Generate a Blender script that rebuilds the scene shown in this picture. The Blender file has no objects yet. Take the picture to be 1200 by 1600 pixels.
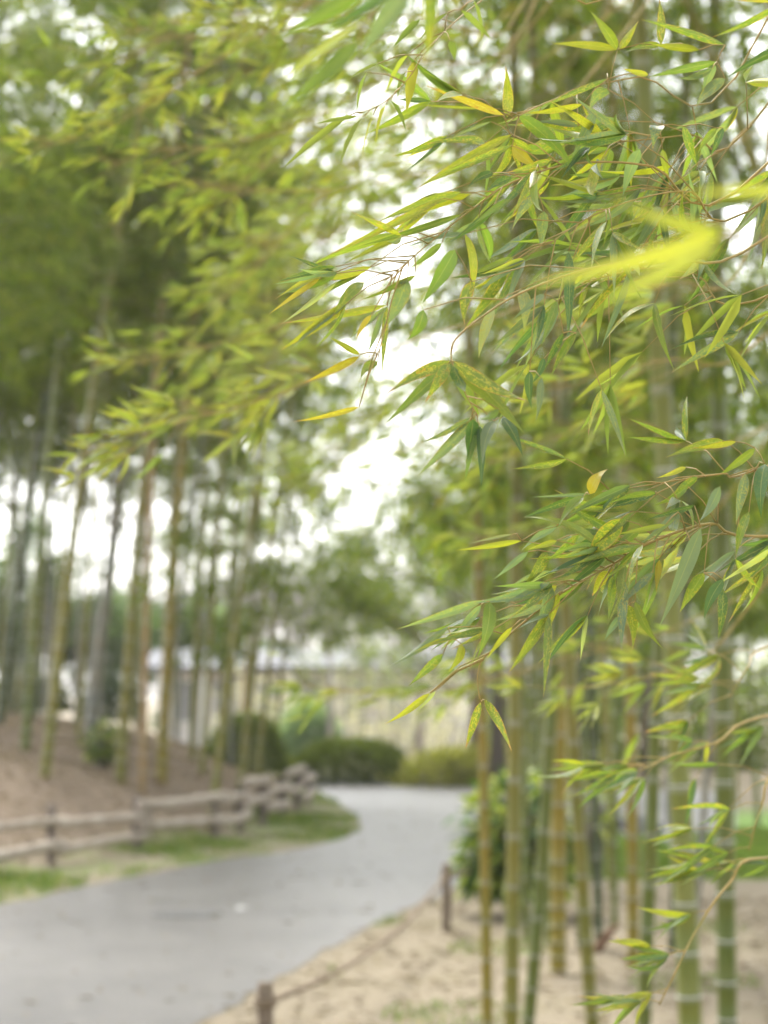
import bpy, math, random
import numpy as np
from mathutils import Vector, Matrix

R = math.radians
rng = random.Random(7)
nr = np.random.default_rng(11)
sc = bpy.context.scene
col = sc.collection

# ------------------------------------------------------------------ camera
CAM = Vector((0.0, 0.0, 1.55))
FPX = 35.0 / 13.0 * 1200.0          # focal length in photo pixels (35 mm on a 13 mm wide sensor)
PITCH = math.atan2(285.0, FPX)
cd = bpy.data.cameras.new('camera')
cam = bpy.data.objects.new('camera', cd); col.objects.link(cam)
cam.location = CAM
cam.rotation_euler = (R(90) + PITCH, 0, 0)
cd.sensor_fit = 'HORIZONTAL'; cd.sensor_width = 13.0; cd.lens = 35.0
cd.clip_start = 0.05; cd.clip_end = 2000
cd.dof.use_dof = True; cd.dof.focus_distance = 1.80; cd.dof.aperture_fstop = 3.3
sc.camera = cam

# ------------------------------------------------------------------ sky, sun, exposure
SUN_EL, SUN_AZ = R(52), R(-25)      # azimuth from +Y towards +X
w = bpy.data.worlds.new('World'); sc.world = w; w.use_nodes = True
nt = w.node_tree; nt.nodes.clear()
sky = nt.nodes.new('ShaderNodeTexSky'); sky.sky_type = 'NISHITA'; sky.sun_disc = False
sky.sun_elevation = SUN_EL; sky.sun_rotation = SUN_AZ
sky.air_density = 1.0; sky.dust_density = 4.0; sky.ozone_density = 1.0
hs = nt.nodes.new('ShaderNodeHueSaturation'); hs.inputs['Saturation'].default_value = 0.18
bg = nt.nodes.new('ShaderNodeBackground'); bg.inputs['Strength'].default_value = 0.15
out = nt.nodes.new('ShaderNodeOutputWorld')
nt.links.new(sky.outputs[0], hs.inputs['Color']); nt.links.new(hs.outputs[0], bg.inputs[0]); nt.links.new(bg.outputs[0], out.inputs[0])
sl = bpy.data.lights.new('sun', 'SUN'); sl.energy = 1.4; sl.angle = R(14); sl.color = (1.0, 0.965, 0.9)
so = bpy.data.objects.new('sun', sl); col.objects.link(so)
sd = Vector((math.sin(SUN_AZ) * math.cos(SUN_EL), math.cos(SUN_AZ) * math.cos(SUN_EL), math.sin(SUN_EL)))
so.rotation_euler = (-sd).to_track_quat('-Z', 'Y').to_euler(); so.location = (0, 0, 30)
vs = sc.view_settings; vs.view_transform = 'Standard'; vs.look = 'None'; vs.gamma = 1.0
vs.exposure = 2.25
cy = sc.cycles
sc.render.engine = 'CYCLES'
cy.use_denoising = True
cy.max_bounces = 7; cy.diffuse_bounces = 4; cy.glossy_bounces = 2; cy.transmission_bounces = 4; cy.transparent_max_bounces = 4
cy.caustics_reflective = False; cy.caustics_refractive = False

# ------------------------------------------------------------------ pixel helpers
_f = Vector((0, math.cos(PITCH), math.sin(PITCH))); _u = Vector((0, -math.sin(PITCH), math.cos(PITCH)))
def ray(px, py): return _f + Vector((1, 0, 0)) * ((px - 600) / FPX) - _u * ((py - 800) / FPX)
def P(px, py, d): return CAM + ray(px, py) * d
def G(px, py, z=0.0):
    r = ray(px, py); return CAM + r * ((z - CAM.z) / r.z)
def smooth(a, b, x):
    t = np.clip((np.asarray(x, float) - a) / (b - a), 0, 1); return t * t * (3 - 2 * t)

# ------------------------------------------------------------------ object helpers
def tag(o, label=None, cat=None, group=None, kind=None):
    if label: o['label'] = label
    if cat: o['category'] = cat
    if group: o['group'] = group
    if kind: o['kind'] = kind
    return o
def thing(name, loc, label, cat, group=None):
    o = bpy.data.objects.new(name, None); col.objects.link(o); o.location = loc
    o.empty_display_size = 0.1
    return tag(o, label, cat, group)
class MB:
    def __init__(s): s.v = []; s.f = []; s.uv = []
    def tube(s, pts, rad, n=8, cap=True, uvv=None):
        pts = [Vector(p) for p in pts]; b = len(s.v); m = len(pts)
        if not hasattr(rad, '__len__'): rad = [rad] * m
        ref = None
        for i, p in enumerate(pts):
            t = (pts[min(i + 1, m - 1)] - pts[max(i - 1, 0)])
            t = t.normalized() if t.length > 1e-9 else Vector((0, 0, 1))
            if ref is None: ref = Vector((1, 0, 0)) if abs(t.x) < 0.9 else Vector((0, 1, 0))
            a = (ref - t * ref.dot(t)).normalized(); ref = a; c = t.cross(a)
            for k in range(n):
                an = 2 * math.pi * k / n
                s.v.append(p + (a * math.cos(an) + c * math.sin(an)) * rad[i])
        vv = uvv or [i / max(1, m - 1) for i in range(m)]
        for i in range(m - 1):
            for k in range(n):
                k2 = (k + 1) % n
                s.f.append((b + i * n + k, b + i * n + k2, b + (i + 1) * n + k2, b + (i + 1) * n + k))
                s.uv.append(((k / n, vv[i]), ((k + 1) / n, vv[i]), ((k + 1) / n, vv[i + 1]), (k / n, vv[i + 1])))
        if cap:
            s.f.append(tuple(b + k for k in reversed(range(n)))); s.uv.append([(0.5, vv[0])] * n)
            s.f.append(tuple(b + (m - 1) * n + k for k in range(n))); s.uv.append([(0.5, vv[-1])] * n)
    def box(s, lo, hi):
        b = len(s.v); (x0, y0, z0), (x1, y1, z1) = lo, hi
        s.v += [Vector(p) for p in ((x0,y0,z0),(x1,y0,z0),(x1,y1,z0),(x0,y1,z0),(x0,y0,z1),(x1,y0,z1),(x1,y1,z1),(x0,y1,z1))]
        for q in ((0,3,2,1),(4,5,6,7),(0,1,5,4),(1,2,6,5),(2,3,7,6),(3,0,4,7)):
            s.f.append(tuple(b + i for i in q)); s.uv.append([(0,0),(1,0),(1,1),(0,1)])
    def mesh(s, name, mat, smooth_=True):
        me = bpy.data.meshes.new(name); me.from_pydata([tuple(v) for v in s.v], [], s.f)
        ul = me.uv_layers.new(name='UVMap'); flat = [c for f in s.uv for p in f for c in p]
        if len(flat) == 2 * len(me.loops): ul.data.foreach_set('uv', flat)
        if smooth_: me.polygons.foreach_set('use_smooth', [True] * len(me.polygons))
        me.materials.append(mat); me.update(); return me
    def build(s, name, mat, parent=None, smooth_=True, origin=None):
        o0 = Vector(origin) if origin is not None else (parent_origin(parent) if parent else Vector())
        s.v = [Vector(v) - o0 for v in s.v]
        return link(name, s.mesh(name, mat, smooth_), parent, o0 if parent is None else None)
def parent_origin(p):
    o = Vector()
    while p: o = o + p.location; p = p.parent
    return o
def link(name, me, parent=None, loc=None):
    o = bpy.data.objects.new(name, me); col.objects.link(o)
    if parent: o.parent = parent
    if loc is not None: o.location = loc
    return o

# ------------------------------------------------------------------ materials
def newmat(name):
    m = bpy.data.materials.new(name); m.use_nodes = True; t = m.node_tree; t.nodes.clear()
    o = t.nodes.new('ShaderNodeOutputMaterial'); return m, t, o
def N(t, ty, **kw):
    n = t.nodes.new(ty)
    for k, v in kw.items():
        if k in ('operation', 'blend_type', 'data_type', 'noise_dimensions', 'attribute_name', 'feature', 'use_clamp', 'interpolation_type'): setattr(n, k, v)
        else: n.inputs[k].default_value = v
    return n
def L(t, a, b): t.links.new(a, b)
def mixc(t, fac, a, b, bt='MIX'):
    n = t.nodes.new('ShaderNodeMix'); n.data_type = 'RGBA'; n.blend_type = bt
    for s, v in ((0, fac), (6, a), (7, b)):
        if isinstance(v, bpy.types.NodeSocket): L(t, v, n.inputs[s])
        else: n.inputs[s].default_value = v if s == 0 else (tuple(v) + (1,) if len(v) == 3 else v)
    return n.outputs[2]
def ramp(t, fac, stops):
    n = t.nodes.new('ShaderNodeValToRGB'); L(t, fac, n.inputs[0]); e = n.color_ramp.elements
    while len(e) < len(stops): e.new(0.5)
    for i, (p, c) in enumerate(stops):
        e[i].position = p; e[i].color = tuple(c) + (1,) if len(c) == 3 else c
    return n.outputs[0]
def mth(t, op, a, b=None, c=None, clamp=False):
    n = t.nodes.new('ShaderNodeMath'); n.operation = op; n.use_clamp = clamp
    for i, v in enumerate((a, b, c)):
        if v is None: continue
        if isinstance(v, bpy.types.NodeSocket): L(t, v, n.inputs[i])
        else: n.inputs[i].default_value = v
    return n.outputs[0]
def noise(t, scale, detail=3.0, vec=None, rough=0.55, dim='3D', w_=None):
    n = t.nodes.new('ShaderNodeTexNoise'); n.noise_dimensions = dim
    n.inputs['Scale'].default_value = scale; n.inputs['Detail'].default_value = detail; n.inputs['Roughness'].default_value = rough
    if vec is not None: L(t, vec, n.inputs['Vector'])
    if w_ is not None: L(t, w_, n.inputs['W'])
    return n.outputs['Fac']
def coords(t, which='Object'): return t.nodes.new('ShaderNodeTexCoord').outputs[which]
def principled(t, o, base, rough=0.7, spec=0.3, bump=None, bstr=0.3, bdist=0.02):
    p = t.nodes.new('ShaderNodeBsdfPrincipled')
    if isinstance(base, bpy.types.NodeSocket): L(t, base, p.inputs['Base Color'])
    else: p.inputs['Base Color'].default_value = tuple(base) + (1,)
    if isinstance(rough, bpy.types.NodeSocket): L(t, rough, p.inputs['Roughness'])
    else: p.inputs['Roughness'].default_value = rough
    p.inputs['Specular IOR Level'].default_value = spec
    if bump is not None:
        b = t.nodes.new('ShaderNodeBump'); b.inputs['Strength'].default_value = bstr; b.inputs['Distance'].default_value = bdist
        L(t, bump, b.inputs['Height']); L(t, b.outputs[0], p.inputs['Normal'])
    if o is not None: L(t, p.outputs[0], o.inputs[0])
    return p
def leaf_shader(t, o, colr, trans_gain=(1.25, 1.2, 0.55), tf=0.38, rough=0.42, spec=0.5, bump=None):
    p = principled(t, None, colr, rough, spec, bump, 0.25, 0.002)
    tr = t.nodes.new('ShaderNodeBsdfTranslucent')
    L(t, mixc(t, 1.0, colr, trans_gain, 'MULTIPLY'), tr.inputs[0])
    mx = t.nodes.new('ShaderNodeMixShader'); mx.inputs[0].default_value = tf
    L(t, p.outputs[0], mx.inputs[1]); L(t, tr.outputs[0], mx.inputs[2]); L(t, mx.outputs[0], o.inputs[0])

def mat_hero_leaf():
    m, t, o = newmat('bamboo_leaf_near')
    oi = t.nodes.new('ShaderNodeObjectInfo')
    uv = t.nodes.new('ShaderNodeUVMap').outputs[0]
    sx = t.nodes.new('ShaderNodeSeparateXYZ'); L(t, uv, sx.inputs[0])
    u, v = sx.outputs[0], sx.outputs[1]
    wv = mth(t, 'MULTIPLY', oi.outputs['Random'], 97.0)
    sc1 = t.nodes.new('ShaderNodeMapping'); L(t, uv, sc1.inputs[0]); sc1.inputs['Scale'].default_value = (6.0, 2.2, 1)
    big = noise(t, 1.2, 3, sc1.outputs[0], 0.6, '4D', wv)
    sc2 = t.nodes.new('ShaderNodeMapping'); L(t, uv, sc2.inputs[0]); sc2.inputs['Scale'].default_value = (16.0, 4.0, 1)
    fine = noise(t, 2.0, 2, sc2.outputs[0], 0.6, '4D', wv)
    c = oi.outputs['Color']
    # yellow mottling, stronger on the leaves whose alpha is high
    a = oi.outputs['Alpha']
    f1 = mth(t, 'MULTIPLY', mth(t, 'SUBTRACT', big, 0.40, None), 6.0, clamp=True)
    f2 = mth(t, 'MULTIPLY', mth(t, 'SUBTRACT', fine, 0.46), 9.0, clamp=True)
    mot = mth(t, 'MULTIPLY', mth(t, 'MULTIPLY', f1, f2), mth(t, 'MULTIPLY', a, 1.3, clamp=True))
    c = mixc(t, mot, c, (0.44, 0.41, 0.06))
    rust = mth(t, 'MULTIPLY', mth(t, 'MULTIPLY', mth(t, 'SUBTRACT', big, 0.54), 9.0, clamp=True), mth(t, 'MULTIPLY', a, 0.75))
    c = mixc(t, mth(t, 'MULTIPLY', rust, f2), c, (0.34, 0.12, 0.02))
    # midrib and edges
    av = mth(t, 'ABSOLUTE', mth(t, 'SUBTRACT', v, 0.5))
    rib = mth(t, 'LESS_THAN', av, 0.035)
    c = mixc(t, mth(t, 'MULTIPLY', rib, 0.28), c, (0.40, 0.40, 0.14))
    edge = mth(t, 'MULTIPLY', mth(t, 'SUBTRACT', mth(t, 'ADD', av, mth(t, 'MULTIPLY', big, 0.25)), 0.54), 14.0, clamp=True)
    c = mixc(t, mth(t, 'MULTIPLY', edge, mth(t, 'MULTIPLY', a, 0.8)), c, (0.42, 0.24, 0.06))
    # dry tip
    tip = mth(t, 'MULTIPLY', mth(t, 'SUBTRACT', mth(t, 'ADD', u, mth(t, 'MULTIPLY', mth(t, 'SUBTRACT', fine, 0.5), 0.25)), mth(t, 'SUBTRACT', 0.99, mth(t, 'MULTIPLY', a, 0.17))), 16.0, clamp=True)
    c = mixc(t, tip, c, (0.34, 0.20, 0.10))
    wn = t.nodes.new('ShaderNodeTexWave'); wn.bands_direction = 'Y'; wn.inputs['Scale'].default_value = 5.5; wn.inputs['Distortion'].default_value = 0.3
    L(t, uv, wn.inputs[0])
    c = mixc(t, mth(t, 'MULTIPLY', wn.outputs['Fac'], 0.18), c, mixc(t, 1.0, c, (1.3, 1.25, 1.2), 'MULTIPLY'))
    leaf_shader(t, o, c, (1.25, 1.3, 0.45), 0.44, 0.31, 0.6, wn.outputs['Fac'])
    return m
def mat_foliage(name, stops, tf=0.38, objvar=0.25, rough=0.6, gain=(1.2, 1.25, 0.5), spec=0.15):
    m, t, o = newmat(name)
    g = t.nodes.new('ShaderNodeNewGeometry'); oi = t.nodes.new('ShaderNodeObjectInfo')
    c = ramp(t, g.outputs['Random Per Island'], stops)
    hsn = t.nodes.new('ShaderNodeHueSaturation'); L(t, c, hsn.inputs['Color'])
    L(t, mth(t, 'ADD', mth(t, 'MULTIPLY', oi.outputs['Random'], objvar), 1 - objvar / 2), hsn.inputs['Value'])
    leaf_shader(t, o, hsn.outputs[0], gain, tf, rough, spec)
    return m
def mat_culm(name='bamboo_culm'):
    m, t, o = newmat(name)
    oi = t.nodes.new('ShaderNodeObjectInfo')
    oc = coords(t); mp = t.nodes.new('ShaderNodeMapping'); L(t, oc, mp.inputs[0]); mp.inputs['Scale'].default_value = (40, 40, 2.2)
    st = noise(t, 1.0, 4, mp.outputs[0]); bl = noise(t, 2.6, 3, oc)
    c = mixc(t, mth(t, 'MULTIPLY', mth(t, 'SUBTRACT', bl, 0.42), 3.5, clamp=True), oi.outputs['Color'], mixc(t, 1.0, oi.outputs['Color'], (1.28, 1.03, 0.7), 'MULTIPLY'))
    c = mixc(t, mth(t, 'MULTIPLY', mth(t, 'SUBTRACT', st, 0.5), 1.6, clamp=True), c, mixc(t, 1.0, c, (0.6, 0.62, 0.6), 'MULTIPLY'))
    sp = t.nodes.new('ShaderNodeSeparateXYZ'); L(t, t.nodes.new('ShaderNodeUVMap').outputs[0], sp.inputs[0])
    fr = mth(t, 'FRACT', sp.outputs[1])
    wax = mth(t, 'MULTIPLY', mth(t, 'SUBTRACT', mth(t, 'ADD', fr, mth(t, 'MULTIPLY', st, 0.1)), 0.90), 9.0, clamp=True)
    c = mixc(t, mth(t, 'MULTIPLY', wax, 0.5), c, (0.34, 0.36, 0.31))
    sc_ = noise(t, 11, 4, oc, 0.7); c = mixc(t, mth(t, 'MULTIPLY', mth(t, 'SUBTRACT', sc_, 0.62), 4.0, clamp=True), c, (0.20, 0.185, 0.11)); principled(t, o, c, 0.42, 0.35, st, 0.08, 0.003)
    return m
def mat_simple(name, stops, scale=8, rough=0.8, stretch=(1, 1, 1), bstr=0.3, bdist=0.02, spec=0.25, detail=5):
    m, t, o = newmat(name)
    mp = t.nodes.new('ShaderNodeMapping'); L(t, coords(t), mp.inputs[0]); mp.inputs['Scale'].default_value = stretch
    n = noise(t, scale, detail, mp.outputs[0], 0.62)
    principled(t, o, ramp(t, n, stops), rough, spec, n, bstr, bdist)
    return m
M = {}
M['hero'] = mat_hero_leaf()
M['mid'] = mat_foliage('bamboo_leaf_mid', [(0, (0.07, 0.12, 0.028)), (0.45, (0.13, 0.19, 0.038)), (0.8, (0.20, 0.245, 0.045)), (0.96, (0.28, 0.29, 0.045)), (1, (0.32, 0.24, 0.05))], 0.45)
M['far'] = mat_foliage('bamboo_leaf_far', [(0, (0.06, 0.10, 0.022)), (0.5, (0.115, 0.16, 0.034)), (0.85, (0.18, 0.225, 0.05)), (1, (0.26, 0.26, 0.055))], 0.52)
M['light'] = mat_foliage('bamboo_leaf_light', [(0, (0.07, 0.11, 0.03)), (0.5, (0.13, 0.18, 0.045)), (0.9, (0.21, 0.25, 0.06)), (1, (0.27, 0.27, 0.05))], 0.5)
M['ever'] = mat_foliage('evergreen_leaf', [(0, (0.05, 0.085, 0.035)), (0.6, (0.085, 0.135, 0.05)), (1, (0.14, 0.19, 0.07))], 0.35)
M['hedge'] = mat_foliage('hedge_leaf', [(0, (0.10, 0.135, 0.035)), (0.6, (0.155, 0.20, 0.05)), (1, (0.23, 0.27, 0.08))], 0.4, 0.1)
M['aucuba'] = mat_foliage('variegated_leaf', [(0, (0.05, 0.10, 0.025)), (0.45, (0.09, 0.16, 0.035)), (0.6, (0.25, 0.33, 0.06)), (1, (0.42, 0.46, 0.12))], 0.3, 0.3)
M['yellowshrub'] = mat_foliage('yellow_shrub_leaf', [(0, (0.20, 0.22, 0.06)), (0.5, (0.34, 0.35, 0.10)), (1, (0.48, 0.45, 0.16))], 0.35)
M['teal'] = mat_foliage('blue_green_leaf', [(0, (0.13, 0.20, 0.13)), (1, (0.24, 0.31, 0.21))], 0.4)
M['grass'] = mat_foliage('grass_blade', [(0, (0.09, 0.17, 0.035)), (0.6, (0.16, 0.25, 0.055)), (1, (0.30, 0.28, 0.10))], 0.35)
M['litter'] = mat_foliage('fallen_leaf', [(0, (0.15, 0.11, 0.075)), (0.6, (0.26, 0.205, 0.145)), (1, (0.40, 0.34, 0.25))], 0.12)
M['culm'] = mat_culm()
M['ring'] = mat_simple('node_ring', [(0.3, (0.45, 0.46, 0.43)), (0.7, (0.66, 0.66, 0.63))], 30, 0.7)
M['dullring'] = mat_simple('dull_node_ring', [(0.3, (0.16, 0.16, 0.10)), (0.7, (0.34, 0.34, 0.26))], 30, 0.7)
M['twig'] = mat_simple('twig', [(0.3, (0.22, 0.19, 0.05)), (0.7, (0.40, 0.27, 0.09))], 25, 0.55)
M['twigfar'] = mat_simple('bamboo_branch', [(0.3, (0.10, 0.11, 0.03)), (0.7, (0.2, 0.19, 0.06))], 8, 0.6)
M['bark'] = mat_simple('bark', [(0.3, (0.09, 0.075, 0.06)), (0.7, (0.2, 0.17, 0.14))], 7, 0.9, (6, 6, 1))
M['barebark'] = mat_simple('bare_bark', [(0.3, (0.22, 0.19, 0.20)), (0.7, (0.36, 0.32, 0.33))], 5, 0.9)
M['rail'] = mat_simple('weathered_log', [(0.28, (0.20, 0.165, 0.13)), (0.5, (0.37, 0.315, 0.26)), (0.75, (0.50, 0.44, 0.375))], 5, 0.85, (1, 1, 1), 0.5, 0.02)
M['post'] = mat_simple('dark_post', [(0.3, (0.10, 0.08, 0.07)), (0.7, (0.24, 0.20, 0.165))], 8, 0.9, (4, 4, 1))
M['ropepost'] = mat_simple('rope_post', [(0.3, (0.10, 0.075, 0.055)), (0.7, (0.24, 0.19, 0.14))], 14, 0.85, (4, 4, 1))
M['tie'] = mat_simple('palm_twine', [(0.3, (0.025, 0.022, 0.02)), (0.7, (0.07, 0.06, 0.05))], 40, 0.95)
M['rope'] = mat_simple('rope', [(0.3, (0.14, 0.105, 0.072)), (0.7, (0.24, 0.185, 0.13))], 60, 0.95)
M['rock'] = mat_simple('rock', [(0.25, (0.07, 0.07, 0.075)), (0.5, (0.16, 0.16, 0.17)), (0.8, (0.28, 0.28, 0.29))], 3, 0.85, bstr=0.6, bdist=0.1)
M['palerock'] = mat_simple('pale_rock', [(0.25, (0.38, 0.37, 0.36)), (0.8, (0.62, 0.6, 0.58))], 6, 0.85)
M['wall'] = mat_simple('plaster', [(0.3, (0.60, 0.56, 0.55)), (0.7, (0.72, 0.68, 0.67))], 1.5, 0.9)
M['roof'] = mat_simple('pale_roof', [(0.3, (0.115, 0.118, 0.128)), (0.7, (0.17, 0.173, 0.185))], 1.2, 0.8, spec=0.1)
M['frame'] = mat_simple('pale_frame', [(0.3, (0.66, 0.65, 0.63)), (0.7, (0.76, 0.75, 0.73))], 3, 0.6)
M['glass'] = mat_simple('window_glass', [(0.3, (0.16, 0.17, 0.20)), (0.7, (0.26, 0.28, 0.31))], 0.8, 0.08, spec=0.6, bstr=0.0)
M['iron'] = mat_simple('iron_cover', [(0.3, (0.04, 0.039, 0.038)), (0.7, (0.075, 0.073, 0.07))], 20, 0.55)
M['sheath'] = mat_simple('culm_sheath', [(0.3, (0.09, 0.05, 0.03)), (0.7, (0.22, 0.13, 0.08))], 20, 0.9)

# ------------------------------------------------------------------ terrain
FENCE_PX = [(-300, 1430), (-140, 1392), (80, 1352), (215, 1330), (335, 1313), (375, 1302), (410, 1290), (440, 1278), (465, 1268), (482, 1258)]
FN = [G(*p) for p in FENCE_PX]
MB_LINE = [(-8.5, -6.0), (-6.4, 8.0)] + [(p.x, p.y) for p in FN] + [(p.x, p.y) for p in (G(468, 1238), G(440, 1218), G(390, 1198), G(300, 1180))] + [(-14, 80), (-30, 200)]
def linedist(x, y, line):
    x = np.asarray(x, float); y = np.asarray(y, float)
    best = np.full(x.shape, 1e9); sign = np.ones(x.shape)
    for (ax, ay), (bx, by) in zip(line[:-1], line[1:]):
        dx, dy = bx - ax, by - ay; l2 = dx * dx + dy * dy
        t = np.clip(((x - ax) * dx + (y - ay) * dy) / l2, 0, 1)
        d = np.hypot(x - ax - t * dx, y - ay - t * dy)
        cr = dx * (y - ay) - dy * (x - ax)
        m = d < best; best = np.where(m, d, best); sign = np.where(m, np.where(cr > 0, 1.0, -1.0), sign)
    return best * sign                                # positive on the left of the line
def hgt(x, y):
    d = linedist(x, y, MB_LINE); x = np.asarray(x, float); y = np.asarray(y, float)
    e = np.maximum(d - 0.12, 0)
    h = 1.55 * (1 - np.exp(-e / 3.4)) * (1 - smooth(40, 70, y))
    b = 0.05 * np.sin(x * 1.7 + y * 0.6) * np.sin(y * 1.1 - x * 0.5) + 0.03 * np.sin(x * 4.1 + 1) * np.sin(y * 3.3)
    return h + b * smooth(0.1, 1.2, e)
def Z(x, y): return float(hgt(np.array([x]), np.array([y]))[0])
def T(px, py, dmin=6.0):                              # where the view through a pixel meets the terrain
    r = ray(px, py); d = dmin
    while d < 120:
        p = CAM + r * d
        if p.z < Z(p.x, p.y): return p
        d += 0.1
    return CAM + r * 60
LEFT_PX = [(-700, 1560), (-300, 1478), (0, 1415), (150, 1382), (330, 1346), (450, 1331), (530, 1313), (566, 1296), (560, 1276), (530, 1256), (495, 1238), (470, 1226), (440, 1219)]
FAR_PX = [(520, 1212), (640, 1218), (720, 1226), (860, 1232), (1150, 1236)]
NEAR_PX = [(1150, 1300), (900, 1312), (800, 1345), (690, 1398), (590, 1442), (450, 1520), (310, 1602), (150, 1700), (-100, 1890), (-700, 2400)]
PATH = [G(*p) for p in LEFT_PX + FAR_PX + NEAR_PX]
PL = [(p.x, p.y) for p in PATH]
def path_poly():
    pts = []
    n = len(PL)
    for i in range(n):
        a, b = Vector(PL[i]), Vector(PL[(i + 1) % n]); L_ = (b - a).length; k = max(1, min(40, int(L_ / 0.18)))
        for j in range(k):
            p = a.lerp(b, j / k); s = 0.022
            p += Vector((math.sin(p.y * 5.1 + i) * s * 0.6 + rng.uniform(-s, s) * 0.5, math.cos(p.x * 4.3) * s * 0.4))
            pts.append((p.x, p.y, 0.005))
    return pts
pe = np.array(PL)
def in_path(x, y):
    x = np.asarray(x, float); y = np.asarray(y, float); c = np.zeros(x.shape, bool); n = len(pe)
    for i in range(n):
        (x1, y1), (x2, y2) = pe[i], pe[(i + 1) % n]
        if y1 == y2: continue
        k = ((y1 > y) != (y2 > y)) & (x < (x2 - x1) * (y - y1) / (y2 - y1) + x1); c ^= k
    return c
def axis(lo, hi, step, out_lo, out_hi):
    a = list(np.arange(lo, hi + 1e-6, step)); s = step; v = lo; pre = []
    while v > out_lo: s *= 1.35; v -= s; pre.append(v)
    s = step; v = hi; post = []
    while v < out_hi: s *= 1.35; v += s; post.append(v)
    return np.array(pre[::-1] + a + post)
def build_ground():
    xs = axis(-12, 9, 0.22, -600, 600); ys = axis(2, 52, 0.25, -60, 1200)
    X, Y = np.meshgrid(xs, ys); H = hgt(X, Y); nx, ny = len(xs), len(ys)
    v = np.stack([X, Y, H], -1).reshape(-1, 3)
    i = np.arange(nx * ny).reshape(ny, nx)
    q = np.stack([i[:-1, :-1], i[:-1, 1:], i[1:, 1:], i[1:, :-1]], -1).reshape(-1, 4)
    me = bpy.data.meshes.new('ground'); me.from_pydata(v.tolist(), [], q.tolist())
    d = linedist(X, Y, MB_LINE)
    left = Y < 60
    litter = smooth(0.0, 0.7, d) * left
    verge = smooth(-3.2, -1.2, d) * (1 - smooth(0.1, 0.5, d)) * left
    lawn = np.clip(smooth(17.2, 18.2, Y) * smooth(1.2, 1.9, X - 0.02 * Y), 0, 1) * (1 - smooth(26, 30, Y))
    ca = me.color_attributes.new('zone', 'FLOAT_COLOR', 'POINT')
    ca.data.foreach_set('color', np.stack([litter, verge, lawn, np.ones_like(d)], -1).reshape(-1).astype(np.float32))
    me.polygons.foreach_set('use_smooth', [True] * len(me.polygons))
    m, t, o = newmat('ground_soil')
    at = t.nodes.new('ShaderNodeAttribute'); at.attribute_name = 'zone'; sp = t.nodes.new('ShaderNodeSeparateColor'); L(t, at.outputs['Color'], sp.inputs[0])
    oc = coords(t); a = noise(t, 1.1, 5, oc); b = noise(t, 9, 5, oc, 0.65); c3 = noise(t, 60, 3, oc)
    soil = ramp(t, b, [(0.3, (0.18, 0.150, 0.104)), (0.55, (0.218, 0.184, 0.132)), (0.75, (0.25, 0.217, 0.16))])
    soil = mixc(t, mth(t, 'MULTIPLY', mth(t, 'SUBTRACT', a, 0.52), 4, clamp=True), soil, (0.19, 0.165, 0.105))
    lit = ramp(t, b, [(0.3, (0.13, 0.10, 0.072)), (0.55, (0.215, 0.165, 0.12)), (0.75, (0.30, 0.24, 0.175))])
    grs = ramp(t, b, [(0.3, (0.11, 0.16, 0.05)), (0.6, (0.20, 0.22, 0.09)), (0.8, (0.34, 0.29, 0.17))])
    lwn = ramp(t, b, [(0.3, (0.10, 0.18, 0.04)), (0.7, (0.19, 0.28, 0.08))])
    cc = mixc(t, sp.outputs[0], soil, lit)
    gv = mth(t, 'MULTIPLY', sp.outputs[1], mth(t, 'MULTIPLY', mth(t, 'SUBTRACT', a, 0.44), 5.5, clamp=True))
    cc = mixc(t, gv, cc, grs); cc = mixc(t, sp.outputs[2], cc, lwn)
    cc = mixc(t, mth(t, 'MULTIPLY', mth(t, 'SUBTRACT', c3, 0.45), 1.5, clamp=True), cc, mixc(t, 1.0, cc, (0.75, 0.73, 0.71), 'MULTIPLY'))
    principled(t, o, cc, 0.95, 0.1, c3, 0.5, 0.03)
    me.materials.append(m)
    tag(link('ground', me), kind='structure')
    pts = path_poly(); mp_ = bpy.data.meshes.new('path'); mp_.from_pydata(pts, [], [tuple(range(len(pts)))])
    if mp_.polygons[0].normal.z < 0: mp_.flip_normals()
    m, t, o = newmat('asphalt')
    oc = coords(t); a = noise(t, 1.3, 6, oc); b = noise(t, 70, 3, oc); c3 = noise(t, 6, 4, oc)
    cc = ramp(t, a, [(0.3, (0.043, 0.039, 0.036)), (0.7, (0.080, 0.0735, 0.068))])
    cc = mixc(t, mth(t, 'MULTIPLY', mth(t, 'SUBTRACT', b, 0.4), 2.2, clamp=True), cc, mixc(t, 1.0, cc, (0.6, 0.6, 0.6), 'MULTIPLY'))
    cc = mixc(t, mth(t, 'MULTIPLY', mth(t, 'SUBTRACT', c3, 0.52), 3, clamp=True), cc, (0.105, 0.093, 0.078))
    principled(t, o, cc, 0.42, 0.5, b, 0.15, 0.004)
    mp_.materials.append(m)
    tag(link('path', mp_), kind='structure')
build_ground()

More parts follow.
